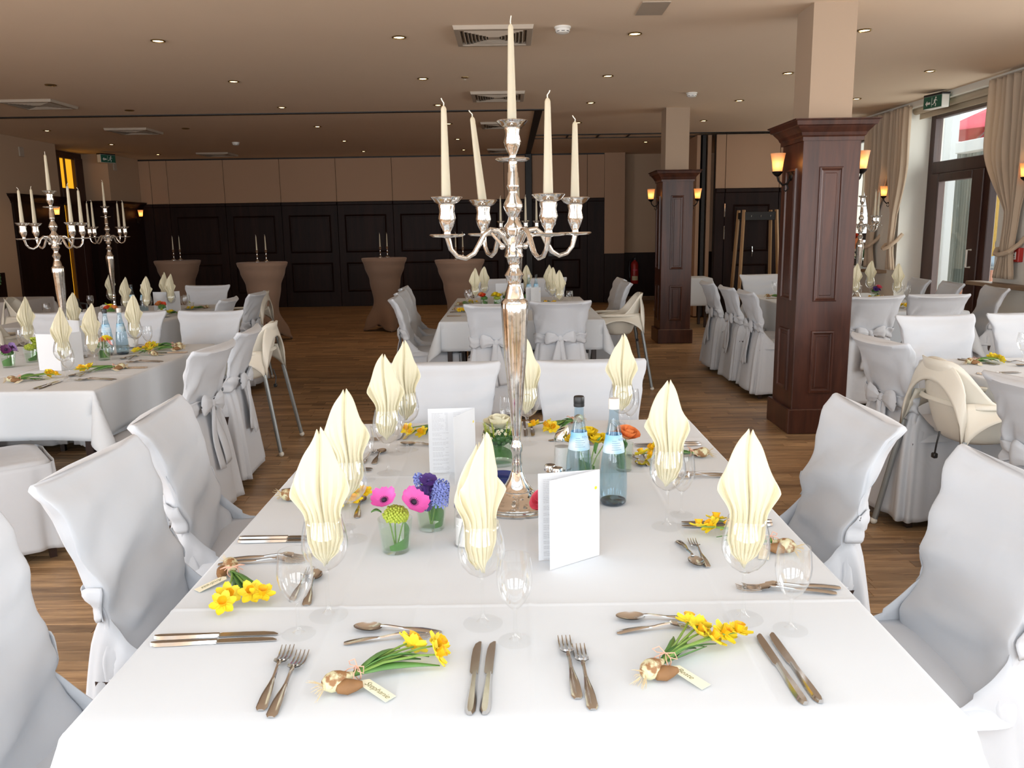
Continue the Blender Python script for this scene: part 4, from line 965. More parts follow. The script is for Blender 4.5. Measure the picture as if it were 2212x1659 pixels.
# ---- high chairs
def high_chair_proto():
    r = thing('high_chair', '', 'high chair')
    # seat shell: local +y front. Moulded white plastic bowl with raised back, open arch at the sides
    def shell(u, v):
        a = 2 * pi * u; ca, sa = cos(a), sin(a)
        backn = smooth01((-sa + 0.15) / 1.0); frontn = smooth01((sa - 0.2) / 0.8)
        zt = lerp(lerp(0.685, 0.90, backn), 0.66, frontn)
        rx = lerp(0.125, 0.195, v ** 0.6); ry = lerp(0.105, 0.175, v ** 0.6)
        z = lerp(0.515, zt, v ** 1.15)
        y = -0.02 + ry * math.copysign(abs(sa) ** 0.75, sa) - 0.055 * backn * v
        x = rx * math.copysign(abs(ca) ** 0.75, ca) * (1 - 0.30 * smooth01((v - 0.55) / 0.45) * backn * (0.3 + 0.7 * (1 - abs(ca))))
        return (x, y, z)
    g = G().sheet(shell, 48, 14, cu=True); n = 48; g.f.append(tuple(range(n - 1, -1, -1)))
    g.obj('seat_shell', 'high_chair_plastic', r, ang=80, solid=0.006)
    # arch band around the outside that carries the legs
    for sx in (-1, 1):
        def arm(u, v, sx=sx):
            yy = lerp(-0.20, 0.20, u); top = 0.70 + 0.02 * cos(u * pi); low = 0.53 + 0.125 * (sin(pi * u) ** 0.6)
            z = lerp(low, top, v)
            return (sx * (0.205 + 0.045 * (1 - v) - 0.02 * v), yy * (1 + 0.12 * (1 - v)), z)
        G().sheet(arm, 22, 6).obj('side_arch', 'high_chair_plastic', r, ang=80, solid=0.008)
    def backarch(u, v):
        xx = lerp(-0.225, 0.225, u); q = 1 - (2 * u - 1) ** 2
        low = 0.53 + 0.27 * (max(0.0, q) ** 0.55); top = 0.66 + 0.245 * (max(0.0, q) ** 0.42)
        z = lerp(low, max(top, low + 0.02), v)
        return (xx * (1.05 - 0.1 * v), -0.205 - 0.03 * (1 - v) - 0.012 * q, z)
    G().sheet(backarch, 30, 8).obj('back_arch', 'high_chair_plastic', r, ang=80, solid=0.012)
    def rim(u, v):
        a = 2 * pi * u; return (0.215 * math.copysign(abs(cos(a)) ** 0.6, cos(a)) * (1 + 0.04 * v), 0.205 * math.copysign(abs(sin(a)) ** 0.6, sin(a)) * (1 + 0.04 * v), 0.715 - 0.022 * v + (0.0))
    G().sheet(rim, 44, 4, cu=True).obj('rim', 'high_chair_plastic', r, ang=80, solid=0.010)
    for sx in (-1, 1):
        for sy in (-1, 1):
            a, b = (sx * 0.235, sy * 0.215, 0.56), (sx * 0.285, sy * 0.305, 0.03)
            lg = G().tube([a, b], 0.0145, 12).obj('leg', 'grey_tube', r)
            G().ball((sx * 0.287, sy * 0.309, 0.0185), 0.0185, 12, 8).obj('foot_cap', 'foot_rubber', lg)
    G().tube([(0.03, -0.20, 0.56), (0.035, -0.215, 0.50), (0.02, -0.21, 0.45)], 0.004, 6).cbox(0.008, 0.034, -0.222, -0.200, 0.43, 0.455, 0.004).obj('belt', 'black_plastic', r)
    return r
hc = high_chair_proto()
gh = 'white plastic high chairs with grey legs'
for lab, x, y, a in (('white high chair beside the left table, standing on the aisle', -1.90, 5.80, 90), ('white high chair at the right of the centre back table', 1.01, 7.95, 90), ('white high chair at the right table by the picture edge', 2.18, 3.79, -84),
                     ('white high chair beside the back left table', -2.86, 8.95, 92), ('white high chair seen over the left table edge', -4.30, 6.80, 5), ('dim high chair behind the left table candelabra', -4.95, 8.60, -80)):
    copy_tree(hc, (x, y, 0), radians(a), lab, gh)
drop_tree(hc)

# ---- candelabra
CUP = [(0.010, 0.003), (0.0092, 0.010), (0.017, 0.026), (0.0224, 0.043), (0.0187, 0.061), (0.021, 0.074), (0.020, 0.078), (0.030, 0.083), (0.040, 0.095), (0.0385, 0.0965), (0.014, 0.086), (0.0, 0.085)]
PLATE = [(0.008, -0.006), (0.012, -0.004), (0.037, -0.003), (0.043, 0.0), (0.0455, 0.002), (0.043, 0.0045), (0.012, 0.0035), (0.010, 0.004)]
def candelabrum(label, x, y, z, rot):
    r = thing('candelabra', label, 'candelabra', (x, y, z), rot, 'tall silver five-arm candelabra')
    G().lathe([(0.0, 0.0), (0.110, 0.0), (0.112, 0.006), (0.104, 0.009), (0.106, 0.012), (0.099, 0.014), (0.101, 0.017), (0.094, 0.019), (0.090, 0.022), (0.066, 0.032), (0.046, 0.043), (0.043, 0.047), (0.044, 0.050), (0.040, 0.053), (0.034, 0.062), (0.0235, 0.080), (0.0165, 0.100)], 48).obj('base', 'silver', r)
    G().lathe([(0.0165, 0.099), (0.0140, 0.117), (0.0150, 0.123), (0.0122, 0.132), (0.0129, 0.153), (0.0163, 0.160), (0.0163, 0.175), (0.0129, 0.182), (0.0108, 0.193), (0.0112, 0.203)], 32).obj('lower_stem', 'silver', r)
    G().lathe([(0.0112, 0.203), (0.017, 0.275), (0.0225, 0.345), (0.0290, 0.414), (0.0322, 0.484), (0.0350, 0.535), (0.0359, 0.560), (0.0345, 0.5714), (0.0268, 0.579)], 72, flutes=12, famp=0.022).obj('baluster', 'silver', r)
    G().lathe([(0.0268, 0.579), (0.0226, 0.599), (0.0184, 0.611), (0.0175, 0.616), (0.021, 0.631), (0.026, 0.6405), (0.017, 0.655), (0.0136, 0.666), (0.0198, 0.685), (0.0254, 0.690), (0.0226, 0.699), (0.022, 0.7095), (0.0184, 0.7366), (0.017, 0.742), (0.0212, 0.746)], 48, flutes=16, famp=0.012).obj('upper_stem', 'silver', r)
    G().lathe([(0.0212, 0.746), (0.0249, 0.758), (0.024, 0.769), (0.0155, 0.780), (0.0127, 0.791), (0.0192, 0.802), (0.0254, 0.8186), (0.023, 0.828), (0.0122, 0.8505), (0.0115, 0.8564), (0.0142, 0.8647), (0.016, 0.868), (0.016, 0.873), (0.0146, 0.875), (0.014, 0.904), (0.0125, 0.906), (0.012, 0.934)], 48, flutes=12, famp=0.016).obj('top_stem', 'silver', r)
    G().lathe(PLATE, 36, (0, 0, 0.936)).obj('drip_plate', 'silver', r); G().lathe(CUP, 36, (0, 0, 0.938), flutes=12, famp=0.018).obj('candle_cup', 'silver', r)
    tops = [Vector((0, 0, 1.023))]
    for k in range(4):
        a = k * pi / 2; M_ = RZ(a)
        P = [(0.018, 0, 0.722), (0.030, 0, 0.742), (0.045, 0, 0.757), (0.066, 0, 0.760), (0.086, 0, 0.746), (0.100, 0, 0.722), (0.115, 0, 0.700), (0.138, 0, 0.688), (0.162, 0, 0.694), (0.179, 0, 0.712), (0.187, 0, 0.742)]
        arm = G().tube(P, [0.007, 0.0072, 0.007, 0.0068, 0.0068, 0.0072, 0.0065, 0.006, 0.006, 0.0063, 0.0075], 12, M_).ball((0.034, 0, 0.716), 0.0085, 10, 8, (1, 1, 1), M_).tube([(0.066, 0, 0.752), (0.05, 0, 0.735), (0.036, 0, 0.722)], 0.004, 8, M_).obj('arm', 'silver', r)
        c = (0.188, 0, 0.746)
        G().lathe(PLATE, 36, c, M_).obj('drip_plate', 'silver', arm); G().lathe(CUP, 36, c, M_, flutes=12, famp=0.018).obj('candle_cup', 'silver', arm)
        tops.append(M_ @ Vector((0.188, 0, 0.746 + 0.085)))
    R_ = T(x, y, z) @ RZ(rot)
    return [R_ @ t for t in tops]
def candle_mesh(h, rb=0.0122, rt=0.0068):
    return [(0.0, 0.0), (rb, 0.0), (rb * 0.98, h * 0.1), (lerp(rb, rt, 0.9), h * 0.9), (rt, h * 0.965), (rt * 0.72, h * 0.985), (rt * 0.2, h)]
def candle_proto(h=0.238, rb=0.0122, rt=0.0068):
    r = G().lathe(candle_mesh(h, rb, rt), 20).obj('candle', 'wax_cream'); r['category'] = 'candle'
    G().tube([(0, 0, h - 0.003), (0.001, 0, h + 0.006), (-0.004, 0.001, h + 0.012), (-0.007, 0.001, h + 0.017)], 0.0014, 6).obj('wick', 'wick', r)
    return r
CP = candle_proto()
def candle(label, p, lean=(0, 0), sz=1.0, rz=0.0, group='cream taper candles in the candelabra'):
    c = copy_tree(CP, p, None, label, group); c.rotation_euler = (lean[0], lean[1], rz); c.scale = (1, 1, sz); return c
def dress(tops, where, leans, szs=(1, 1, 1, 1, 1), names=None):
    names = names or ['tallest cream taper candle in the middle of', 'cream taper candle on the left arm of', 'cream taper candle on the front arm of', 'cream taper candle on the right arm of', 'cream taper candle on the back arm of']
    for t, n, l, s in zip(tops, names, leans, szs): candle(n + ' ' + where, t, l, s, random.random() * 6)
a0 = math.atan2(-0.085, -0.17)
tp = candelabrum('tall silver candelabra in the centre of the front table', 0.01, 2.215, TZ + 0.001, a0)
dress(tp, 'the front table candelabra', [(0, 0)] * 5, (1.03, 0.97, 0.98, 0.88, 1.0), ['tallest cream candle, in the middle of', 'leftmost cream candle on', 'front cream candle, right of the stem, on', 'rightmost slim cream candle on', 'leaning cream candle left of the stem on'])
bpy.data.objects[-1:] if False else None
for o in bpy.data.objects:
    if o.name.startswith('candle') and o.get('label', '').startswith('leaning'): o.rotation_euler = (0.0, radians(-6.0), 0.0)
tp = candelabrum('silver candelabra on the left table', -2.81, 5.20, TZ + 0.001, radians(-120))
dress(tp, 'the left table candelabra', [(0, 0)] * 5, (0.95, 0.85, 0.95, 0.9, 0.93), ['tallest cream candle, in the middle of', 'second cream candle from left on', 'rightmost cream candle on', 'third cream candle from left on', 'leftmost cream candle on'])
tp = candelabrum('silver candelabra on the back left table', -3.84, 8.05, TZ + 0.001, radians(-10))
dress(tp, 'the back left table candelabra', [(0, 0)] * 5, names=['tallest cream candle, in the middle of', 'right front cream candle on', 'right rear cream candle on', 'left rear cream candle on', 'left front cream candle on'])
tp = candelabrum('small-looking silver candelabra on the centre back table', 0.09, 8.30, TZ + 0.001, radians(20))
dress(tp, 'the centre back candelabra', [(0, 0)] * 5)
tp = candelabrum('silver candelabra on the table behind the pillar', 3.46, 8.30, TZ + 0.001, radians(15))
dress(tp, 'the candelabra behind the near pillar', [(0, 0)] * 5)
drop_tree(CP)
# candlesticks on the bar tables
CS = candle_proto(0.20, 0.0105, 0.006)
def candlestick(label, clabel, x, y, z):
    r = G().lathe([(0.0, 0.0), (0.046, 0.0), (0.046, 0.006), (0.020, 0.018), (0.009, 0.035), (0.008, 0.075), (0.014, 0.085), (0.008, 0.095), (0.010, 0.125), (0.017, 0.140), (0.012, 0.152), (0.020, 0.166), (0.014, 0.166)], 24).obj('candlestick', 'silver')
    r.location = (x, y, z); tag(r, label, 'candlestick', 'paired silver candlesticks on the bar tables')
    G().lathe([(0.02, 0.164), (0.024, 0.168), (0.011, 0.166)], 20, close=False).obj('drip_rim', 'silver', r)
    c = copy_tree(CS, (x, y, z + 0.160), 0, clabel, 'slim candles on the bar tables')
for (lab, x, y, rz), w_ in zip(HT, ('the bar table behind the back left table', 'the bar table left of centre', 'the bar table left of the centre back table', 'the bar table behind the centre back table')):
    dx = 0.028 if w_.endswith('back left table') else 0.045
    for s, n in ((-1, 'left'), (1, 'right')): candlestick('%s silver candlestick on %s' % (n, w_), '%s slim cream candle on %s' % (n, w_), x + s * dx, y + 0.06 * s, 1.116)
drop_tree(CS)
# ================================================================== TABLEWARE
TT = TZ + 0.0016
# ---- napkin fan (local origin at the foot of the glass it stands in)
def napkin_proto(seed):
    off = seed * 5.3; H0, HT_ = 0.110, 0.287
    r = None
    def W(y): return interp([(0, 0.003), (0.03, 0.026), (0.055, 0.034), (0.10, 0.034), (0.165, 0.060), (0.30, 0.068)], y)
    def layer(depth, top, wid, side, npl, ph, lean):
        def fn(u, v):
            al = 2 * u - 1; aa = abs(al)
            yend = side + (top - side) * (1 - aa) ** 0.92
            if aa < 0.05: yend -= 0.020 * (1 - aa / 0.05)
            yend += 0.004 * sin(al * 9 + off)
            y = yend * v
            x = al * W(y) * wid
            q_ = (al * npl / 2 + ph) % 1.0; tri = 4 * abs(q_ - 0.5) - 1
            lo = interp([(0, 0.0008), (0.04, 0.0036), (0.095, 0.0042), (0.15, 0.0025), (0.21, 0.0)], y)
            hi = interp([(0, 0.0), (0.08, 0.003), (0.16, 0.013), (0.25, 0.012), (0.3, 0.006)], y)
            broad = (min(1.0, aa / 0.10) - 1.0) * 0.9 + (1 - aa / 0.62 if aa < 0.62 else -(aa - 0.62) / 0.19 if aa < 0.81 else -1 + (aa - 0.81) / 0.19)
            if ph: broad = 1 - 2 * aa
            d = depth + tri * lo - broad * hi + 0.006 * sin(al * 2.5 + off) + lean * y
            d += 0.030 * aa * aa * smooth01((y - 0.10) / 0.1) * (1 if depth <= 0 else -1) * -0.6
            return (x + 0.003 * sin(y * 30 + off), d, H0 + y)
        return fn
    g = G(); g.sheet(layer(-0.006, HT_, 1.0, 0.150, 7, 0.0, 0.0), 113, 26)
    r = g.obj('folded_napkin', 'napkin_cream', None, ang=22, solid=0.0012)
    g2 = G(); g2.sheet(layer(0.012, HT_ - 0.022, 0.90, 0.115, 6, 0.5, 0.03), 73, 22); g2.obj('rear_pleats', 'napkin_cream', r, ang=22, solid=0.0012)
    r['category'] = 'napkin'; return r
NP = [napkin_proto(k) for k in range(3)]
def shell_profile(pts, t=0.0011):
    return pts + [(max(r - t, 0.0005), z + 0.0002) for r, z in reversed(pts)]
def wine_proto():
    r = thing('wine_glass', '', 'wine glass')
    bowl = [(0.0030, 0.0985), (0.014, 0.1005), (0.028, 0.110), (0.039, 0.124), (0.0455, 0.142), (0.0462, 0.155), (0.0432, 0.178), (0.0375, 0.200), (0.0360, 0.208)]
    G().lathe(shell_profile(bowl), 40, close=False).obj('bowl', 'glass_clear', r, ang=70)
    G().lathe([(0.008, 0.0985), (0.0048, 0.090), (0.0040, 0.070), (0.0040, 0.030), (0.0058, 0.014), (0.013, 0.0065)], 20, close=False).obj('stem', 'glass_clear', r, ang=70)
    G().lathe([(0.013, 0.0065), (0.030, 0.0030), (0.0390, 0.0014), (0.0390, 0.0), (0.0, 0.0)], 40, close=False).obj('foot', 'glass_foot', r, ang=50)
    return r
def water_proto():
    r = thing('water_glass', '', 'water glass')
    bowl = [(0.0030, 0.066), (0.010, 0.068), (0.020, 0.079), (0.0290, 0.096), (0.0338, 0.116), (0.0342, 0.130), (0.0322, 0.152), (0.0298, 0.168)]
    G().lathe(shell_profile(bowl), 36, close=False).obj('bowl', 'glass_clear', r, ang=70)
    G().lathe([(0.007, 0.066), (0.0044, 0.060), (0.0040, 0.045), (0.0042, 0.020), (0.0062, 0.010), (0.012, 0.005)], 18, close=False).obj('stem', 'glass_clear', r, ang=70)
    G().lathe([(0.012, 0.005), (0.026, 0.0025), (0.0325, 0.0012), (0.0325, 0.0), (0.0, 0.0)], 36, close=False).obj('foot', 'glass_foot', r, ang=50)
    return r
WG, AG = wine_proto(), water_proto()
def wine(where, x, y, group, face=0.0, var=0, napkin=True, lean=0.0):
    copy_tree(WG, (x, y, TT), random.random(), 'wine glass with napkin ' + where, group + ' wine glasses')
    if napkin:
        n = copy_tree(NP[var], (x, y, TT), face, 'cream fan-folded napkin ' + where, group + ' napkins'); n.rotation_euler = (0, lean, face)
def water(where, x, y, group): copy_tree(AG, (x, y, TT), random.random(), 'small empty water glass ' + where, group + ' water glasses')

# ---- cutlery, lying along local +y, handle end at the origin
def ribbon(ts, L, wf, zf, th):
    """flat bar with varying width and height, closed"""
    vs, fs = [], []
    for t in ts:
        w_, z = wf(t), zf(t); y = t * L
        vs += [(-w_, y, z), (-w_ * 0.55, y, z + th), (w_ * 0.55, y, z + th), (w_, y, z), (0, y, z - th * 0.2)]
    n = 5
    for i in range(len(ts) - 1):
        for k in range(n):
            q = (k + 1) % n; fs.append((i * n + k, i * n + q, (i + 1) * n + q, (i + 1) * n + k))
    fs.append(tuple(range(n - 1, -1, -1))); fs.append(tuple((len(ts) - 1) * n + k for k in range(n)))
    return vs, fs
def fork_geo(L, k=1.0):
    g = G(); ts = [i / 18 for i in range(19)]; hl = L * 0.66
    g.add(*ribbon(ts, hl, lambda t: k * interp([(0, 0.0055), (0.06, 0.0095), (0.2, 0.0088), (0.75, 0.0034), (1, 0.0042)], t), lambda t: 0.0012 + 0.010 * sin(min(1, t * 1.05) * pi) * 0.55 + 0.010 * smooth01((t - 0.55) / 0.45), 0.0022))
    yh = hl; zb = 0.0105
    def head(u, v):
        y = yh - 0.004 + v * L * 0.115; w_ = k * interp([(0, 0.0042), (0.35, 0.0115), (1, 0.0125)], v)
        return ((u * 2 - 1) * w_, y, zb - 0.005 * v + 0.0035 * (2 * u - 1) ** 2)
    g.sheet(head, 9, 7); g.sheet(lambda u, v: tuple(Vector(head(1 - u, v)) - Vector((0, 0, 0.0016))), 9, 7)
    y0 = yh - 0.004 + L * 0.115; y1 = L
    for q in range(4):
        x0 = k * (-0.0108 + 0.0072 * q)
        P = [(x0, y0 - 0.002, zb - 0.0045), (x0, lerp(y0, y1, 0.35), zb - 0.0085), (x0 * 1.02, lerp(y0, y1, 0.75), zb - 0.0075), (x0 * 1.03, y1, zb - 0.003)]
        g.tube(P, [0.0019 * k, 0.0017 * k, 0.0015 * k, 0.0008 * k], 6)
    return g
def spoon_geo(L, k=1.0):
    g = G(); ts = [i / 18 for i in range(19)]; hl = L * 0.70
    g.add(*ribbon(ts, hl, lambda t: k * interp([(0, 0.0055), (0.06, 0.0095), (0.2, 0.0086), (0.75, 0.0032), (1, 0.0036)], t), lambda t: 0.0012 + 0.006 * sin(min(1, t) * pi) + 0.009 * smooth01((t - 0.55) / 0.45), 0.0022))
    c = (hl + L) / 2; ry = (L - hl) / 2 + 0.003; rx = 0.0165 * k * (L / 0.16) ** 0.6
    def bowl(u, v, dz=0.0):
        a = 2 * pi * u; q = v
        return (rx * q * cos(a) * (1 - 0.12 * sin(a)), c + ry * q * sin(a), 0.0095 - 0.008 * (1 - q * q) + dz)
    g.sheet(lambda u, v: bowl(u, v), 28, 7, cu=True); g.sheet(lambda u, v: bowl(u, v, -0.0013), 28, 7, cu=True)
    return g
def knife_proto(L=0.235):
    r = thing('table_knife', '', 'knife'); hl = L * 0.52
    g = G(); ts = [i / 12 for i in range(13)]
    vs, fs = ribbon(ts, hl, lambda t: interp([(0, 0.004), (0.05, 0.0085), (0.25, 0.0090), (0.85, 0.0062), (1, 0.0060)], t), lambda t: 0.0010, 0.0058)
    g.add(vs, fs); g.obj('handle', 'steel', r, ang=50)
    pr = [(-0.006, hl - 0.002), (-0.0085, hl + 0.004), (-0.0090, hl + 0.05), (-0.0080, L - 0.030), (-0.0045, L - 0.010), (0.0025, L - 0.001), (0.0062, L - 0.002), (0.0068, L - 0.03), (0.0062, hl - 0.002)]
    G().prism(pr, 0.0018, 0.0036).obj('blade', 'steel_blade', r, smooth=False)
    return r
FK = fork_geo(0.205).obj('table_fork', 'steel', None, ang=50); DF = fork_geo(0.165, 0.82).obj('dessert_fork', 'steel', None, ang=50)
SPN = spoon_geo(0.170).obj('dessert_spoon', 'steel', None, ang=50); KN = knife_proto()
for o_, c_ in ((FK, 'fork'), (DF, 'fork'), (SPN, 'spoon')): o_['category'] = c_
PROTO = {'fork': FK, 'dfork': DF, 'spoon': SPN, 'knife': KN}
KG = {'fork': 'table forks', 'dfork': 'dessert forks', 'spoon': 'dessert spoons', 'knife': 'table knives'}
def lay(kind, p, q, label, z=0.0):
    """handle end at p, pointing towards q"""
    a = math.atan2(q[1] - p[1], q[0] - p[0]) - pi / 2
    return copy_tree(PROTO[kind], (p[0], p[1], TT + z), a, label, KG[kind])

def text_mesh(name, cu, parent, M_):
    """lettering as a plain mesh object"""
    t = bpy.data.objects.new('tmp', cu); COL.objects.link(t)
    me = bpy.data.meshes.new_from_object(t.evaluated_get(bpy.context.evaluated_depsgraph_get())); me.name = name
    bpy.data.objects.remove(t); bpy.data.curves.remove(cu)
    o = bpy.data.objects.new(name, me); COL.objects.link(o); o.parent = parent; o.matrix_local = M_; return o
# ---- daffodil bunches with bulb, twine and name tag; local +y from bulb to flowers
def daffodil_flower(parent, p, d, sc=1.0, seed=0):
    d = Vector(d).normalized(); M_ = Matrix.Translation(p) @ d.to_track_quat('Z', 'Y').to_matrix().to_4x4() @ Matrix.Scale(sc, 4)
    g = G()
    f = G().lathe([(0.0042, 0.0), (0.0050, 0.004), (0.0062, 0.010), (0.0078, 0.0135), (0.0072, 0.0135), (0.0048, 0.006), (0.0, 0.002)], 14, M=M_, flutes=6, famp=0.08).obj('trumpet', 'daffodil_orange', parent)
    for k in range(6):
        a = k * pi / 3 + seed
        def pet(u, v, a=a):
            w_ = 0.0070 * sin(pi * (0.12 + 0.80 * v)) ** 0.8; x = (u - 0.5) * 2 * w_; y = 0.003 + 0.017 * v
            return M_ @ RZ(a) @ Vector((x, y, 0.0005 + 0.004 * v * v + 0.0025 * (2 * u - 1) ** 2))
        G().sheet(pet, 4, 5).obj('petal', 'daffodil_yellow', f, ang=80)
def bunch_proto(seed, nfl=4, tagside=1, text=None, tagrot=-0.6, lod=False):
    rb = random.Random(seed)
    r = thing('daffodil_bunch', '', 'flowers')
    G().lathe([(0.002, -0.022), (0.009, -0.021), (0.0160, -0.011), (0.0175, 0.0), (0.0145, 0.012), (0.008, 0.024), (0.005, 0.034)], 18, M=T(0, 0, 0.019) @ RX(-pi / 2)).obj('bulb', 'bulb_skin', r)
    G().lathe([(0.002, -0.02), (0.009, -0.016), (0.0135, 0.0), (0.010, 0.014), (0.005, 0.026)], 14, M=T(0.019 * tagside, 0.012, 0.013) @ RZ(-0.4 * tagside) @ RX(-pi / 2)).obj('bulb', 'bulb_brown', r)
    g = G()
    for k in range(10 if lod else 22):
        a = rb.uniform(0, 2 * pi); l_ = rb.uniform(0.008, 0.022); c_ = Vector((0.006 * cos(a), -0.024, 0.017 + 0.006 * sin(a)))
        d = Vector((0.7 * cos(a), -0.9, 0.7 * sin(a) - 0.15)) * l_
        p2 = c_ + d; p2.z = max(0.001, p2.z); g.tube([c_, c_ + d * 0.5 + Vector((0.002 * sin(k), 0, 0.001)), p2], [0.0007, 0.0006, 0.0003], 4)
    g.obj('roots', 'root_pale', r)
    for k in range(4 if lod else 6):
        sx = rb.uniform(-0.055, 0.055); L_ = rb.uniform(0.10, 0.155); z1 = rb.uniform(0.008, 0.030); tw = rb.uniform(-1, 1)
        def lf(u, v, sx=sx, L_=L_, z1=z1, tw=tw):
            y = 0.030 + L_ * v; x = sx * v ** 1.7 + 0.004 * tw * (1 - v); w_ = 0.0078 * (1 - 0.85 * max(0, v - 0.6) / 0.4) * (0.5 + 0.5 * min(1, v * 4))
            return (x + (2 * u - 1) * w_ * cos(tw), y, 0.017 + (z1 - 0.010) * sin(v * pi) + (2 * u - 1) * w_ * sin(tw) * 0.7 - 0.009 * v)
        G().sheet(lf, 3, 9).obj('leaf', 'leaf_green' if k % 3 else 'leaf_dark', r, ang=80, solid=0.0012)
    for k in range(nfl):
        sx = lerp(-0.055, 0.060, (k + 0.5) / nfl) + rb.uniform(-0.012, 0.012); L_ = rb.uniform(0.125, 0.185)
        pts = [(0, 0.028, 0.018), (sx * 0.25, 0.028 + L_ * 0.4, 0.026), (sx * 0.7, 0.028 + L_ * 0.8, 0.026), (sx, 0.028 + L_, 0.022)]
        st = G().tube(pts, [0.0026, 0.0024, 0.0022, 0.0018], 6).obj('flower_stem', 'stem_green', r)
        d = Vector((sx * 6 + rb.uniform(-0.5, 0.5), rb.uniform(0.1, 0.8), rb.uniform(0.3, 1.0)))
        daffodil_flower(st, pts[-1], d, 1.35, rb.random())
    g = G(); g.tube([(0.012 * cos(a), 0.042, 0.019 + 0.012 * sin(a)) for a in [2 * pi * i / 14 for i in range(15)]], 0.0011, 5)
    for s_ in (-1, 1):
        g.tube([(0, 0.042, 0.031), (s_ * 0.016, 0.046, 0.036), (s_ * 0.026, 0.040, 0.030), (s_ * 0.014, 0.036, 0.030), (0, 0.042, 0.031), (s_ * 0.010, 0.030, 0.026), (s_ * 0.024, 0.022, 0.012)], 0.0010, 5)
    g.obj('twine', 'twine_red', r)
    M_ = T(0.020 * tagside, 0.044, 0.0100) @ RZ(tagrot) @ RY(0.11)
    tg = G().prism([(0.0, -0.011), (0.066, -0.0115), (0.066, 0.0115), (0.0, 0.011), (-0.006, 0.0)], 0.0, 0.0006, M_).obj('name_tag', 'paper_cream', r, smooth=False)
    if text:
        cu = bpy.data.curves.new('handwriting', 'FONT'); cu.body = text; cu.size = 0.0155; cu.shear = 0.35; cu.space_character = 0.95; cu.offset = -0.00028; cu.extrude = 0.0001
        cu.align_y = 'CENTER'; cu.materials.append(MAT['ink_green'])
        text_mesh('handwriting', cu, tg, M_ @ T(0.004, 0, 0.0010))
    return r
DB = [bunch_proto(4, 4, 1), bunch_proto(9, 5, -1, None, pi + 0.5), bunch_proto(15, 3, 1, None, -0.9)]
def bunch(label, bulb, flower, var=0, own=None, group='daffodil bunches with name tags'):
    a = math.atan2(flower[1] - bulb[1], flower[0] - bulb[0]) - pi / 2
    if own is not None:
        own.location = (bulb[0], bulb[1], TT); own.rotation_euler = (0, 0, a); own['label'] = label; own['group'] = group; return own
    return copy_tree(DB[var], (bulb[0], bulb[1], TT), a, label, group)

# ---------------------------------------------------------------- the front table, place by place
gt = 'front table'
NE_L, NE_R = 'at the near left place of the front table', 'at the near right place of the front table'
L1, L2, L3 = 'at the nearest left-side place of the front table', 'at the middle left-side place of the front table', 'at the far left-side place of the front table'
R1, R2 = 'at the nearer right-side place of the front table', 'at the farther right-side place of the front table'
E0, E1 = 'at the far end of the front table, left place', 'at the far end of the front table, right place'
for w_, x, y, f, v, n in ((L1, -0.376, 1.557, 0.14, 0, 0), (L2, -0.408, 1.976, 0.16, 1, 0), (L3, -0.397, 2.552, 0.08, 2, 0), (E0, -0.372, 2.83, 0.12, 0, 0), (NE_L, -0.064, 1.512, 0.75, 1, 0), (E1, 0.052, 2.90, -0.35, 1, 0), (R2, 0.395, 2.925, -0.12, 0, 0), (R1, 0.393, 2.031, -0.45, 1, 0), (NE_R, 0.447, 1.516, -0.22, 2, 0)):
    wine(w_, x, y, gt, f, v)
for w_, x, y in ((L1, -0.417, 1.480), (L2, -0.445, 2.06), (L3, -0.462, 2.48), (E0, -0.405, 2.79), (NE_L, -0.001, 1.440), (E1, -0.012, 2.93), (R2, 0.440, 3.03), (R1, 0.448, 2.118), (NE_R, 0.524, 1.467)): water(w_, x, y, gt)
def pair(kind, a, b, names, where):
    for (p, q), n in zip((a, b), names): lay(kind, p, q, n + ' ' + where)
KI, FO = ('left one of two dinner knives', 'right one of two dinner knives'), ('left one of two dinner forks', 'right one of two dinner forks')
pair('fork', ((-0.414, 1.220), (-0.424, 1.46)), ((-0.392, 1.200), (-0.390, 1.44)), FO, NE_L)
pair('knife', ((-0.075, 1.200), (-0.070, 1.449)), ((-0.052, 1.200), (-0.043, 1.448)), KI, NE_L)
lay('spoon', (-0.142, 1.474), (-0.302, 1.493), 'dessert spoon above the daffodils ' + NE_L); lay('dfork', (-0.322, 1.437), (-0.163, 1.462), 'dessert fork above the daffodils ' + NE_L)
pair('fork', ((0.100, 1.240), (0.088, 1.49)), ((0.122, 1.208), (0.113, 1.458)), FO, NE_R)
pair('knife', ((0.464, 1.214), (0.455, 1.46)), ((0.490, 1.218), (0.480, 1.469)), KI, NE_R)
lay('spoon', (0.370, 1.509), (0.217, 1.519), 'dessert spoon above the daffodils ' + NE_R); lay('dfork', (0.192, 1.463), (0.360, 1.488), 'dessert fork above the daffodils ' + NE_R)
KU, FU = ('upper one of two dinner knives', 'lower one of two dinner knives'), ('upper one of two dinner forks', 'lower one of two dinner forks')
pair('knife', ((-0.690, 1.470), (-0.458, 1.480)), ((-0.686, 1.443), (-0.454, 1.457)), KU, L1)
pair('fork', ((-0.680, 1.850), (-0.48, 1.862)), ((-0.691, 1.824), (-0.49, 1.838)), FU, L1)
lay('spoon', (-0.432, 1.600), (-0.449, 1.762), 'dessert spoon behind the glasses ' + L1); lay('dfork', (-0.468, 1.622), (-0.466, 1.78), 'dessert fork behind the glasses ' + L1)
pair('knife', ((-0.694, 1.990), (-0.47, 1.990)), ((-0.690, 1.966), (-0.47, 1.966)), KU, L2)
pair('fork', ((-0.695, 2.385), (-0.49, 2.385)), ((-0.690, 2.360), (-0.49, 2.360)), FU, L2)
lay('spoon', (-0.423, 2.13), (-0.439, 2.284), 'dessert spoon beside the vases ' + L2)
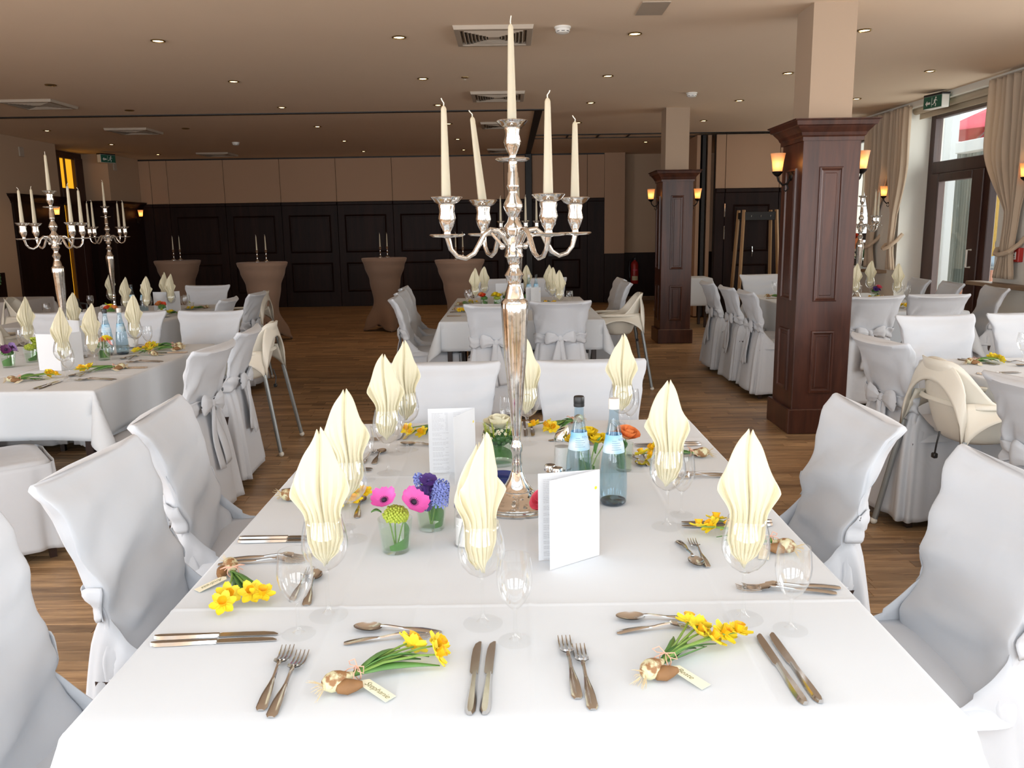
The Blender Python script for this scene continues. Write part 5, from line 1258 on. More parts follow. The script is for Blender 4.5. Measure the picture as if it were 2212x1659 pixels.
lay('spoon', (-0.463, 2.655), (-0.458, 2.817), 'dessert spoon lying upright ' + L3); lay('dfork', (-0.500, 2.66), (-0.486, 2.82), 'dessert fork lying upright ' + L3)
pair('knife', ((-0.690, 2.600), (-0.47, 2.600)), ((-0.690, 2.575), (-0.47, 2.575)), KU, L3)
pair('fork', ((-0.690, 3.000), (-0.49, 2.995)), ((-0.690, 2.970), (-0.49, 2.970)), FU, L3)
pair('knife', ((-0.428, 3.205), (-0.424, 2.944)), ((-0.405, 3.205), (-0.400, 2.944)), KI, E0)
lay('fork', (-0.10, 3.20), (-0.10, 2.98), 'single dinner fork ' + E0); lay('spoon', (-0.24, 2.86), (-0.38, 2.90), 'dessert spoon behind the menu card ' + E0); lay('dfork', (-0.17, 2.86), (-0.33, 2.905), 'dessert fork behind the menu card ' + E0)
pair('knife', ((0.046, 3.225), (0.050, 2.98)), ((0.072, 3.225), (0.076, 2.98)), KI, E1)
pair('fork', ((0.40, 3.21), (0.40, 3.0)), ((0.43, 3.21), (0.43, 3.0)), FO, E1)
lay('dfork', (0.29, 2.86), (0.14, 2.975), 'dessert fork beside the sugar shaker ' + E1); lay('spoon', (0.13, 2.93), (0.29, 2.90), 'dessert spoon beside the sugar shaker ' + E1)
pair('knife', ((0.670, 2.053), (0.443, 2.054)), ((0.665, 2.030), (0.440, 2.027)), KU, R1)
pair('fork', ((0.690, 1.648), (0.49, 1.655)), ((0.672, 1.622), (0.472, 1.650)), FU, R1)
lay('spoon', (0.402, 1.930), (0.414, 1.80), 'dessert spoon left of the glass ' + R1); lay('dfork', (0.437, 1.765), (0.435, 1.94), 'dessert fork left of the glass ' + R1)
pair('knife', ((0.665, 2.862), (0.43, 2.855)), ((0.665, 2.838), (0.43, 2.832)), KU, R2)
pair('fork', ((0.690, 2.445), (0.49, 2.452)), ((0.675, 2.468), (0.48, 2.475)), FU, R2)
lay('spoon', (0.394, 2.740), (0.415, 2.59), 'dessert spoon by the water bottles ' + R2); lay('dfork', (0.436, 2.58), (0.437, 2.77), 'dessert fork by the water bottles ' + R2)
bunch('daffodil bunch with written tag ' + NE_L, (-0.304, 1.275), (-0.165, 1.385), own=bunch_proto(31, 4, 1, 'Stephanie', 0.20, False))
bunch('daffodil bunch with written tag ' + NE_R, (0.230, 1.300), (0.330, 1.40), own=bunch_proto(37, 6, 1, 'Beate', -0.10, False))
bunch('daffodil bunch with written tag ' + L1, (-0.645, 1.775), (-0.57, 1.62), own=bunch_proto(41, 4, 1, 'Andreas', 0.42, False))
bunch('half hidden daffodil bunch ' + L2, (-0.648, 2.285), (-0.50, 2.25), 1)
bunch('daffodil bunch ' + E0, (-0.275, 3.16), (-0.36, 3.02), 2)
bunch('daffodil bunch ' + E1, (0.26, 3.20), (0.11, 3.05), 0)
bunch('daffodil bunch ' + R2, (0.632, 2.675), (0.46, 2.665), 2)
bunch('daffodil bunch behind the glasses ' + R1, (0.640, 1.845), (0.52, 1.98), 1)

# ---------------------------------------------------------------- bottles
def bottle_proto():
    r = thing('water_bottle', '', 'bottle')
    pr = [(0.0, 0.004), (0.030, 0.0), (0.0365, 0.006), (0.0385, 0.045), (0.0378, 0.085), (0.0345, 0.125), (0.0290, 0.160), (0.0225, 0.195), (0.0165, 0.225), (0.0132, 0.250), (0.0128, 0.275), (0.0140, 0.279), (0.0128, 0.284)]
    G().lathe(pr, 36, close=False).obj('glass_body', 'glass_bottle', r, ang=60)
    G().lathe([(0.0, 0.010), (0.034, 0.010), (0.036, 0.045), (0.0355, 0.085), (0.032, 0.125), (0.0268, 0.160), (0.0203, 0.195), (0.0145, 0.222), (0.0, 0.222)], 30, close=False).obj('water', 'bottle_water', r, ang=60)
    G().lathe([(0.0, 0.001), (0.031, 0.001), (0.036, 0.008), (0.034, 0.012), (0.0, 0.010)], 30, close=False).obj('thick_base', 'dish_blue_glass', r, ang=60)
    def R_(z): return interp([(0.125, 0.0345), (0.160, 0.0290), (0.195, 0.0225), (0.225, 0.0165)], z) + 0.0006
    lb = G().sheet(lambda u, v: (R_(0.150 + 0.050 * v) * cos(2 * pi * u), R_(0.150 + 0.050 * v) * sin(2 * pi * u), 0.150 + 0.050 * v), 40, 6, cu=True).obj('label_band', 'label_sky', r)
    g = G()
    for k in range(5):
        z = 0.184 - k * 0.0058; w_ = (0.5, 0.9, 1.0, 0.8, 0.95)[k]
        g.sheet(lambda u, v: ((R_(z) + 0.0006) * cos(-pi / 2 - 0.55 + u * w_), (R_(z) + 0.0006) * sin(-pi / 2 - 0.55 + u * w_), z + 0.0012 * v), 8, 2)
    g.obj('print', 'ink_blue', lb)
    cu = bpy.data.curves.new('volume_print', 'FONT'); cu.body = '0,75 l'; cu.size = 0.008; cu.extrude = 0.0001; cu.materials.append(MAT['ink_blue'])
    text_mesh('volume_print', cu, lb, T(0.004, -0.0262, 0.186) @ RX(radians(75)))
    return r
thin_glass('dish_blue_glass', (0.05, 0.16, 0.28), 0.4, 0.06); plain('ink_blue', (0.22, 0.36, 0.50), 0.7)
BT = bottle_proto()
def bottle(label, x, y, cap, rz=0.0):
    b = copy_tree(BT, (x, y, TT), rz, label, 'pale blue mineral water bottles')
    g = G().lathe([(0.0, 0.300), (0.0135, 0.300), (0.0150, 0.297), (0.0152, 0.282), (0.0148, 0.279), (0.0152, 0.277), (0.0150, 0.271), (0.0132, 0.271)], 28, close=False)
    g.obj('screw_cap', cap, b)
    return b
bottle('blue water bottle with black cap on the front table', 0.186, 2.262, 'black_plastic', 0.1); bottle('blue water bottle with white cap on the front table', 0.279, 2.225, 'white_plastic', 0.25)
bottle('blue water bottle with black cap on the left table', -2.60, 5.30, 'black_plastic'); bottle('blue water bottle with white cap on the left table', -2.525, 5.34, 'white_plastic')
bottle('dim water bottle with black cap on the back left table', -3.62, 7.95, 'black_plastic'); bottle('dim water bottle with white cap on the back left table', -3.50, 7.92, 'white_plastic')
bottle('left water bottle on the centre back table', 0.19, 8.62, 'white_plastic'); bottle('right water bottle on the centre back table', 0.265, 8.66, 'black_plastic')

# ---------------------------------------------------------------- menu cards
def menu(label, hinge, a_back, a_front, z=TT, print_=True):
    """a_back / a_front: plan directions (radians) in which the two leaves run from the hinge"""
    r = thing('menu_card', label, 'menu card', (hinge[0], hinge[1], z), 0, 'folded white menu cards')
    Wd, Hh = 0.147, 0.21
    bk = G().box(0, Wd, -0.0003, 0.0003, 0, Hh, RZ(a_back)).obj('back_leaf', 'paper_white', r, smooth=False)
    G().box(0, Wd, -0.0003, 0.0003, 0, Hh, RZ(a_front)).obj('front_leaf', 'paper_white', r, smooth=False)
    if print_:
        g = G(); rm = random.Random(5); zz = Hh - 0.016; M_ = RZ(a_back)
        sgn = 1 if sin(a_back) * 0 + (M_ @ Vector((0, 1, 0))).y < 0 else -1
        blocks = [14, 3, 2, 3, 3, 4, 2, 2, 3, 1]
        for n in blocks:
            for k in range(n):
                x = 0.135; w0 = rm.uniform(0.020, 0.036) if n > 4 else rm.uniform(0.022, 0.050); q = 0.0
                while q < w0:
                    ww = rm.uniform(0.003, 0.009); g.box(x - q - ww, x - q, sgn * 0.0003, sgn * 0.0006, zz, zz + 0.0011, M_); q += ww + 0.0012
                if k == 0 or n > 4: g.box(0.085, 0.085 + rm.uniform(0.006, 0.010), sgn * 0.0003, sgn * 0.0006, zz, zz + 0.0011, M_)
                zz -= 0.0042
            zz -= 0.0045
        zz = Hh - 0.016
        for k in range(4): g.box(0.045 - rm.uniform(0, 0.012), 0.068, sgn * 0.0003, sgn * 0.0006, zz - k * 0.005, zz - k * 0.005 + 0.0011, M_)
        g.obj('print', 'ink_grey', bk, smooth=False)
    g = G(); g.ball((0, 0, 0), 0.004, 8, 6, (1, 0.1, 1), RZ(a_front) @ T(0.012, 0.0006, 0.168)); g.ball((0, 0, 0), 0.004, 8, 6, (1, 0.1, 1), RZ(a_front) @ T(0.012, -0.0006, 0.168))
    g.obj('daffodil_print', 'daffodil_yellow', r); return r
menu('open menu card in front of the water bottles', (0.200, 1.850), math.atan2(-0.03, -0.148), math.atan2(-0.070, -0.100))
menu('open menu card left of the white rose vase', (-0.119, 2.548), math.atan2(-0.008, -0.142), math.atan2(-0.135, -0.058))
menu('menu card nearest on the left table', (-2.585, 4.70), math.atan2(0.03, -0.14), math.atan2(0.12, 0.06), print_=False)
menu('bright menu card behind the left table candelabra', (-2.86, 5.47), math.atan2(0.07, -0.13), math.atan2(0.14, 0.04), print_=False)
menu('menu card with yellow flower on the centre back table', (0.29, 8.02), math.atan2(-0.03, -0.148), math.atan2(-0.10, -0.09))
menu('plain menu card left of the centre back candelabra', (-0.01, 8.68), math.atan2(-0.02, -0.148), math.atan2(-0.02, 0.148), print_=False)
menu('dim menu card behind orange flowers on the back left table', (-3.36, 8.12), math.atan2(0.03, -0.145), math.atan2(0.12, 0.08), print_=False)

# ---------------------------------------------------------------- flower vases
def tumbler(parent, h=0.082, r0=0.034, r1=0.042, wrap=True, seed=0):
    G().lathe(shell_profile([(0.0, 0.0), (r0 - 0.002, 0.0), (r0, 0.003), (lerp(r0, r1, 0.4), h * 0.4), (r1, h)], 0.0022), 36, close=False).obj('glass', 'glass_vase', parent, ang=60)
    G().lathe([(0.0, 0.009), (r0 - 0.004, 0.009), (lerp(r0, r1, 0.6) - 0.003, h * 0.62), (0.0, h * 0.62)], 28, close=False).obj('water', 'vase_water', parent, ang=60)
    if wrap:
        G().sheet(lambda u, v: ((lerp(r0, r1, v * 0.5) - 0.0045) * cos(2.9 * u + seed - 3.2), (lerp(r0, r1, v * 0.5) - 0.0045) * sin(2.9 * u + seed - 3.2), 0.010 + v * h * (0.16 + 0.50 * u)), 26, 5).obj('leaf_wrap', 'leaf_green', parent, ang=80)
def stems(parent, pts, z0=0.012, mat='stem_green'):
    for p in pts: G().tube([(p[0] * 0.1, p[1] * 0.1, z0), (p[0] * 0.5, p[1] * 0.5, p[2] * 0.6), p], 0.0018, 6).obj('flower_stem', mat, parent)
def frame_to(p, d): return Matrix.Translation(p) @ Vector(d).normalized().to_track_quat('Z', 'Y').to_matrix().to_4x4()
def open_flower(parent, p, d, mat, n=8, R=0.030, wpet=0.014, cup=0.35, eye='flower_eye', name='anemone', seed=0.0):
    M_ = frame_to(p, d)
    f = G().ball((0, 0, 0.004), R * 0.20, 10, 7, (1, 1, 0.8), M_)
    for k in range(16):
        a = k * pi / 8; f.tube([(0, 0, 0.003), (R * 0.33 * cos(a), R * 0.33 * sin(a), 0.006)], 0.0006, 4, M_)
    f = f.obj(name, eye, parent)
    for k in range(n):
        a = 2 * pi * k / n + seed; rk = R * (1 if k % 2 else 0.92)
        def pet(u, v, a=a, rk=rk, k=k):
            w_ = wpet * (0.35 + 0.9 * sin(pi * min(1, 0.15 + 0.75 * v)) ) * 0.8 * (1 if v < 0.9 else 0.7)
            return M_ @ RZ(a) @ Vector(((2 * u - 1) * w_, rk * (0.12 + 0.88 * v), 0.001 + (k % 2) * 0.0015 + cup * rk * v * v * 0.9 + 0.10 * rk * (2 * u - 1) ** 2 * v))
        G().sheet(pet, 5, 7).obj('petal', mat, f, ang=80)
def rose(parent, p, d, mat, R=0.021, name='rose'):
    M_ = frame_to(p, d)
    f = G().ball((0, 0, R * 0.55), R * 0.55, 12, 8, (1, 1, 1.15), M_).obj(name, mat, parent)
    for ring, (n, rr, hh, op) in enumerate(((3, 0.55, 1.15, 0.05), (5, 0.80, 1.05, 0.22), (6, 1.0, 0.85, 0.45))):
        for k in range(n):
            a = 2 * pi * k / n + ring
            def pet(u, v, a=a, rr=rr, hh=hh, op=op):
                b = a + (u - 0.5) * 2.0; q = R * rr * (0.35 + 0.65 * sin(min(1, v * 1.25) * pi / 2)) * (1 + op * v * v)
                return M_ @ Vector((q * cos(b), q * sin(b), R * 1.25 * hh * v - 0.15 * R * (2 * u - 1) ** 2 * v + (-0.25 * R * op * v ** 4)))
            G().sheet(pet, 6, 6).obj('petal', mat, f, ang=80)
def pompom(parent, p, R, mat, name, n=60, seed=0, fl=0.35, squash=0.8):
    rp = random.Random(seed); g = G().ball(p, R * 0.82, 12, 8, (1, 1, squash))
    for k in range(n):
        z = 1 - 2 * (k + 0.5) / n * 0.8; a = k * 2.399963; q = sqrt(max(0, 1 - z * z)); d = Vector((q * cos(a), q * sin(a), z * squash))
        c_ = Vector(p) + d * R * rp.uniform(0.82, 1.0); g.ball(c_, R * fl * 0.5, 5, 4)
    return g.obj(name, mat, parent)
def florets(parent, p, d, R, Hh, mat, name, rows=5, per=7, seed=0):
    """hyacinth spike of small star florets"""
    M_ = frame_to(p, d); g = G().tube([(0, 0, 0), (0, 0, Hh)], [R * 0.5, R * 0.25], 8, M_)
    for j in range(rows):
        for k in range(per):
            a = 2 * pi * (k + 0.5 * (j % 2)) / per; zz = Hh * (j + 0.5) / rows; rr = R * (1 - 0.35 * j / rows)
            c_ = Vector((rr * cos(a), rr * sin(a), zz)); dd = Vector((cos(a), sin(a), 0.35))
            Mf = M_ @ frame_to(c_, dd)
            for q in range(5):
                b = 2 * pi * q / 5
                g.add([(0, 0, 0), (0.0085 * cos(b - 0.35), 0.0085 * sin(b - 0.35), 0.003), (0.0125 * cos(b), 0.0125 * sin(b), 0.0015), (0.0085 * cos(b + 0.35), 0.0085 * sin(b + 0.35), 0.003)], [(0, 1, 2, 3)], Mf)
    return g.obj(name, mat, parent, ang=80)
def leafy(parent, p, d, L=0.04, w_=0.010, mat='leaf_green'):
    M_ = frame_to(p, d)
    return G().sheet(lambda u, v: M_ @ Vector(((2 * u - 1) * w_ * sin(pi * min(0.98, v + 0.02)), 0.006 * sin(v * 3) + 0.004 * (2 * u - 1) ** 2, L * v)), 4, 7).obj('leaf', mat, parent, ang=80, solid=0.0008)
gv = 'small glass vases with flowers'
v = thing('flower_vase', 'glass of two pink anemones and lime blossom on the front table', 'flower vase', (-0.286, 1.897, TT), 0.3, gv); tumbler(v, seed=1)
stems(v, [(-0.02, 0.0, 0.10), (0.03, -0.01, 0.10), (0, 0, 0.085)])
pompom(v, (0.002, -0.006, 0.092), 0.030, 'lime_bloom', 'lime_blossom', 150, 1, 0.28, 0.75)
open_flower(v, (-0.022, 0.006, 0.126), (-0.25, -0.45, 0.8), 'anemone_pink', 8, 0.033, 0.014, 0.5, seed=0.2); open_flower(v, (0.042, -0.020, 0.122), (0.35, -0.55, 0.7), 'anemone_pink', 8, 0.038, 0.017, 0.35, seed=0.5)
leafy(v, (-0.03, 0.01, 0.095), (-1, 0, 0.1), 0.025, 0.006)
v = thing('flower_vase', 'glass of blue hyacinth and violet blooms on the front table', 'flower vase', (-0.214, 2.045, TT), 0.0, gv); tumbler(v, 0.080, seed=2)
stems(v, [(0.02, 0, 0.09), (-0.01, 0.01, 0.11), (-0.02, 0.0, 0.12)])
florets(v, (0.020, -0.012, 0.075), (0.25, -0.15, 1), 0.022, 0.055, 'hyacinth_blue', 'hyacinth', 6, 9); florets(v, (-0.028, 0.010, 0.118), (-0.2, 0, 1), 0.009, 0.022, 'hyacinth_blue', 'hyacinth_bud', 3, 5)
for p, d in (((-0.020, -0.018, 0.098), (-0.4, -0.7, 0.5)), ((-0.004, 0.0, 0.128), (0.1, -0.5, 0.8)), ((-0.012, -0.026, 0.080), (0, -1, 0.2)), ((0.004, -0.012, 0.108), (0.2, -0.8, 0.5))): open_flower(v, p, d, 'violet_deep', 5, 0.024, 0.014, 0.2, 'violet_deep', 'violet_bloom')
leafy(v, (-0.035, 0, 0.085), (-1, -0.1, 0.5), 0.030, 0.008, 'leaf_dark'); leafy(v, (-0.02, 0.01, 0.09), (-0.5, 0, 1), 0.03, 0.006)
v = thing('flower_vase', 'round glass of white rose and wax flowers by the candelabra', 'flower vase', (-0.045, 2.64, TT), 0.0, gv); tumbler(v, 0.088, 0.048, 0.054, seed=3)
pompom(v, (0.0, 0.0, 0.090), 0.050, 'leaf_dark', 'foliage', 50, 3, 0.25, 0.7)
rose(v, (0.0, 0.012, 0.112), (0, -0.05, 1), 'rose_white', 0.036, 'white_rose')
rw = random.Random(8)
for k in range(34):
    a = rw.uniform(-pi * 1.05, 0.05); z = rw.uniform(0.092, 0.132); q = 0.050 - 0.25 * (z - 0.092)
    M_ = frame_to((q * cos(a) * 1.08, q * sin(a) * 1.05, z), (cos(a), sin(a), 0.6)); g = G()
    for j in range(5):
        b = j * 2 * pi / 5; g.add([(0, 0, 0), (0.0045 * cos(b - 0.5), 0.0045 * sin(b - 0.5), 0.003), (0.0065 * cos(b), 0.0065 * sin(b), 0.0034), (0.0045 * cos(b + 0.5), 0.0045 * sin(b + 0.5), 0.003)], [(0, 1, 2, 3)], M_)
    w_ = g.obj('wax_flower', 'waxflower', v, ang=80); G().ball((0, 0, 0.0012), 0.0018, 6, 4, (1, 1, 1), M_).obj('flower_eye', 'bulb_skin', w_)
g = G()
for k in range(9):
    a = rw.uniform(-pi, 0); b0 = Vector((0.045 * cos(a), 0.045 * sin(a), 0.10)); t_ = b0 + Vector((0.012 * cos(a), 0.012 * sin(a), rw.uniform(0.035, 0.055)))
    g.tube([b0, t_], 0.0008, 4)
    for j in range(7):
        p = b0.lerp(t_, j / 7); 
        for s_ in (-1, 1): g.tube([p, p + Vector((s_ * 0.008 * sin(a + 1.5), s_ * 0.008, 0.008))], [0.0006, 0.0003], 3)
g.obj('needle_sprigs', 'lime_bloom', v)
v = thing('flower_vase', 'glass of yellow tulips behind the water bottles', 'flower vase', (0.235, 2.49, TT), 0, gv); tumbler(v, 0.080, 0.033, 0.038, seed=4)
for p in ((-0.040, 0, 0.105), (0.020, -0.006, 0.105), (0.050, 0.010, 0.100), (0.0, 0.02, 0.12)):
    stems(v, [p]); rose(v, p, (p[0] * 6, -0.1, 1), 'tulip_yellow', 0.022, 'tulip')
leafy(v, (0.02, -0.02, 0.075), (0.25, -0.3, 1), 0.06, 0.010); leafy(v, (-0.02, 0, 0.075), (-0.3, -0.3, 1), 0.06, 0.010)
v = thing('flower_vase', 'slim glass of orange roses right of the water bottles', 'flower vase', (0.352, 2.545, TT), 0, gv); tumbler(v, 0.090, 0.026, 0.030, seed=5)
stems(v, [(0.005, -0.01, 0.115), (-0.07, 0, 0.10)]); rose(v, (0.006, -0.010, 0.108), (0.25, -0.3, 1), 'rose_orange', 0.027); rose(v, (-0.026, 0.012, 0.10), (-0.3, 0, 1), 'rose_orange', 0.018)
leafy(v, (0.0, -0.02, 0.075), (-0.3, -0.3, 0.8), 0.035, 0.010, 'leaf_dark')
v = thing('flower_vase', 'small glass of pink and orange roses behind the front menu card', 'flower vase', (0.118, 2.015, TT), 0, gv); tumbler(v, 0.070, 0.030, 0.034, seed=6)
stems(v, [(-0.03, 0, 0.09), (0.03, 0, 0.11)]); rose(v, (-0.036, -0.012, 0.078), (-0.6, -0.4, 0.8), 'rose_pink', 0.025); rose(v, (0.032, 0.0, 0.098), (0.2, -0.2, 1), 'rose_orange', 0.020); leafy(v, (0.045, 0, 0.085), (0.6, -0.1, 1), 0.045, 0.006)
def small_vase(label, x, y, blooms, seed, green='leaf_green', h=0.085):
    v = thing('flower_vase', label, 'flower vase', (x, y, TT), seed * 0.7, gv); tumbler(v, h, seed=seed); rs = random.Random(seed)
    pompom(v, (0, 0, h + 0.004), 0.034, green, 'foliage', 40, seed, 0.3, 0.7)
    for k, (kind, mat) in enumerate(blooms):
        a = -pi / 2 + (k - (len(blooms) - 1) / 2) * 1.0; p = (0.030 * cos(a), 0.030 * sin(a), h + 0.022 + 0.010 * (k % 2)); stems(v, [p])
        if kind == 'open': open_flower(v, p, (cos(a), sin(a) - 0.2, 0.7), mat, 7, 0.032, 0.015, 0.35, seed=k)
        else: rose(v, p, (0.5 * cos(a), 0.5 * sin(a), 1), mat, 0.023)
    return v
small_vase('glass of lilac and purple anemones at the left edge', -2.985, 4.865, [('open', 'anemone_purple'), ('open', 'anemone_lilac'), ('open', 'anemone_purple')], 11)
small_vase('glass of green blossom behind the lilac anemones', -2.96, 5.06, [('rose', 'lime_bloom'), ('rose', 'lime_bloom')], 12, 'lime_bloom')
small_vase('glass of red and yellow gerberas on the left table', -2.53, 5.10, [('open', 'gerbera_red'), ('rose', 'daffodil_yellow'), ('open', 'rose_orange')], 13)
small_vase('glass of orange tulips on the back left table', -3.62, 7.50, [('rose', 'rose_orange'), ('rose', 'tulip_yellow'), ('rose', 'gerbera_red')], 14)
small_vase('glass of orange gerberas before the dim menu card', -3.30, 7.85, [('open', 'gerbera_red'), ('open', 'rose_orange'), ('rose', 'rose_orange')], 15)
small_vase('glass of orange roses on the centre back table', -0.265, 8.30, [('rose', 'gerbera_red'), ('rose', 'rose_orange'), ('rose', 'gerbera_red')], 16)
small_vase('glass of yellow blooms on the centre back table', -0.135, 8.30, [('rose', 'tulip_yellow'), ('rose', 'daffodil_yellow'), ('rose', 'tulip_yellow')], 17, 'lime_bloom')
small_vase('glass of white roses beside the yellow blooms, centre back table', -0.05, 8.42, [('rose', 'rose_white'), ('rose', 'rose_white')], 18)
small_vase('glass of pink roses right of the centre back candelabra', 0.16, 8.42, [('rose', 'rose_pink'), ('rose', 'rose_pink')], 20)
small_vase('glass of violet and red blooms behind the near pillar', 3.73, 8.50, [('open', 'violet_deep'), ('rose', 'rose_pink'), ('open', 'violet_deep')], 19)

# ---------------------------------------------------------------- shakers, dish, cups
def shaker(label, x, y, fill, h=0.062, r_=0.0165, name='salt_shaker', cat='shaker'):
    v = thing(name, label, cat, (x, y, TT), 0, 'glass shakers with chrome caps')
    G().lathe([(0.0, 0.0), (r_, 0.0), (r_ * 1.02, 0.004), (r_ * 0.95, h)], 32, flutes=12, famp=0.03).obj('glass_body', 'glass_clear', v, ang=60)
    G().lathe([(0.0, 0.003), (r_ * 0.84, 0.003), (r_ * 0.80, h * 0.86), (0.0, h * 0.86)], 20, close=False).obj('filling', fill, v)
    G().lathe([(r_ * 1.0, h - 0.002), (r_ * 1.05, h), (r_ * 1.05, h + 0.012), (r_ * 0.9, h + 0.017), (0.0, h + 0.018)], 28, close=False).obj('cap', 'chrome', v); return v
shaker('clear salt shaker with chrome cap by the bottles', 0.108, 2.345, 'salt_white'); shaker('brown pepper shaker with chrome cap by the bottles', 0.128, 2.315, 'pepper_brown', name='pepper_shaker')
def sugar(label, x, y, rz):
    v = thing('sugar_shaker', label, 'shaker', (x, y, TT), rz, 'glass shakers with chrome caps'); h, r_ = 0.098, 0.030
    G().lathe([(0.0, 0.0), (r_, 0.0), (r_ * 1.03, 0.004), (r_ * 0.86, h)], 40, flutes=16, famp=0.025).obj('glass_body', 'glass_clear', v, ang=60)
    G().lathe([(0.0, 0.003), (r_ * 0.88, 0.003), (r_ * 0.80, h * 0.75), (0.0, h * 0.75)], 24, close=False).obj('filling', 'salt_white', v)
    def cap(u, v_):
        a = 2 * pi * u; top = 0.022 + 0.022 * (0.5 + 0.5 * cos(a)); rr = lerp(0.0275, 0.020, v_ ** 2); return (rr * cos(a), rr * sin(a), h - 0.002 + top * v_)
    g = G().sheet(cap, 30, 8, cu=True); g.f.append(tuple(7 * 30 + i for i in range(30))); g.obj('pour_cap', 'chrome', v, ang=50)
sugar('sugar pourer with slanted chrome lid left of the bottles', 0.158, 2.575, 0.2); sugar('sugar pourer half hidden behind the near napkin', -0.118, 1.93, 2.6)
v = G().lathe([(0.0, 0.0), (0.028, 0.0), (0.036, 0.006), (0.046, 0.022), (0.043, 0.022), (0.033, 0.009), (0.0, 0.006)], 32, close=False).obj('small_dish', 'dish_blue'); v.location = (-0.035, 2.445, TT); tag(v, 'dark blue glass dish behind the front candelabra foot', 'dish')
def cup(label, x, y, napkin=True):
    v = thing('coffee_cup', label, 'cup', (x, y, TT), random.random() * 6, 'white coffee cups on saucers')
    G().lathe([(0.0, 0.004), (0.035, 0.002), (0.072, 0.012), (0.070, 0.014), (0.034, 0.006), (0.0, 0.007)], 32, close=False).obj('saucer', 'porcelain', v)
    G().lathe(shell_profile([(0.0, 0.008), (0.022, 0.008), (0.030, 0.022), (0.038, 0.070)], 0.003), 28, close=False).obj('bowl', 'porcelain', v, ang=60)
    G().tube([(0.035, 0, 0.060), (0.055, 0, 0.055), (0.056, 0, 0.034), (0.033, 0, 0.028)], 0.004, 8).obj('handle', 'porcelain', v)
    if napkin: G().prism([(-0.03, -0.02), (0.03, -0.025), (0.01, 0.03)], 0.0, 0.002, T(-0.01, 0, 0.068) @ RX(0.9)).obj('paper_napkin', 'lime_bloom', v, smooth=False)
cup('white coffee cup between two chairs on the back left table', -3.27, 7.75); cup('white coffee cup by the far chair, back left table', -3.30, 8.55); cup('white coffee cup in front of the black jug', -3.78, 7.20, False); cup('white coffee cup left on the back left table', -4.12, 8.45)
cup('white coffee cup at the far end of the left table', -2.60, 5.66, False)
v = thing('thermos_jug', 'black thermos jug on the back left table', 'jug', (-3.90, 7.42, TT), 0.4)
G().lathe([(0.0, 0.0), (0.060, 0.0), (0.062, 0.02), (0.060, 0.13), (0.045, 0.17), (0.040, 0.185)], 28).obj('body', 'black_plastic', v); G().lathe([(0.041, 0.183), (0.044, 0.20), (0.03, 0.215), (0.0, 0.217)], 24, close=False).obj('lid', 'black_plastic', v); G().tube([(0.045, 0, 0.17), (0.10, 0, 0.16), (0.10, 0, 0.06), (0.06, 0, 0.04)], 0.010, 8).obj('handle', 'black_plastic', v)

# ---------------------------------------------------------------- the other tables, place by place
def place(where, cx, cy, deg, group, cut=True, glass=True, face=0.0, var=0, flower=None, fvar=0, wpos=None, apos=None):
    """a place setting: diner at the table edge point (cx, cy) looking along deg"""
    a = radians(deg); f = Vector((cos(a), sin(a))); r_ = Vector((sin(a), -cos(a)))
    P = lambda u, v_: (cx + r_.x * u + f.x * v_, cy + r_.y * u + f.y * v_)
    if cut:
        pair('fork', (P(-0.205, 0.03), P(-0.205, 0.3)), (P(-0.180, 0.02), P(-0.180, 0.3)), ('outer dinner fork', 'inner dinner fork'), where)
        pair('knife', (P(0.180, 0.02), P(0.178, 0.3)), (P(0.205, 0.02), P(0.203, 0.3)), ('inner dinner knife', 'outer dinner knife'), where)
        lay('spoon', P(0.08, 0.31), P(-0.1, 0.32), 'dessert spoon ' + where); lay('dfork', P(-0.09, 0.27), P(0.1, 0.29), 'dessert fork ' + where)
    if glass:
        wx, wy = wpos or P(0.16, 0.33); wine(where, wx, wy, group, face, var)
        ax, ay = apos or P(0.23, 0.28); water(where, ax, ay, group)
    if flower: bunch('daffodil bunch ' + where, flower[0], flower[1], fvar)
lt = 'left table'
place('at the near end of the left table', -2.60, 4.10, 90, lt, True, True, 0.9, 0, ((-2.66, 4.34), (-2.52, 4.46)), 0, (-2.402, 4.40), (-2.355, 4.35))
place('at the nearer right place of the left table', -2.10, 4.56, 180, lt, True, True, 1.15, 1, ((-2.25, 4.72), (-2.40, 4.66)), 1, (-2.375, 4.67), (-2.322, 4.75))
place('at the farther right place of the left table', -2.10, 5.17, 180, lt, True, True, 1.0, 2, ((-2.28, 5.23), (-2.40, 5.34)), 2, (-2.43, 5.33), (-2.41, 5.46))
place('at the far end of the left table', -2.42, 5.80, -90, lt, False, False, 0, 0, ((-2.28, 5.64), (-2.46, 5.62)), 0)
bunch('second daffodil bunch by the far right corner, left table', (-2.22, 5.50), (-2.38, 5.48), 1)
wine('on the far side of the left table, left of its candelabra', -3.06, 5.22, lt, 1.0, 0); wine('behind the stem of the left table candelabra', -2.97, 5.62, lt, 1.2, 2)
water('left of the candelabra on the left table', -3.18, 5.36, lt); water('behind the left table candelabra', -2.86, 5.70, lt)
bl = 'back left table'
for w_, x, y, v_ in (('leftmost on the back left table', -4.14, 8.62, 0), ('beside the orange tulips, back left table', -3.52, 7.60, 1), ('right of the dim bottles, back left table', -3.38, 7.72, 2), ('by the dim menu card, left of two', -3.50, 8.42, 0), ('by the dim menu card, right of two', -3.31, 8.10, 1)): wine(w_, x, y, bl, 1.05, v_)
for w_, x, y in (('leftmost on the back left table', -4.25, 8.4), ('by the orange tulips, back left table', -3.44, 7.5), ('nearest the far chair, back left table', -3.24, 8.3), ('beside the far chair glass, back left table', -3.20, 8.15), ('left of the black jug', -4.2, 7.5)): water(w_, x, y, bl)
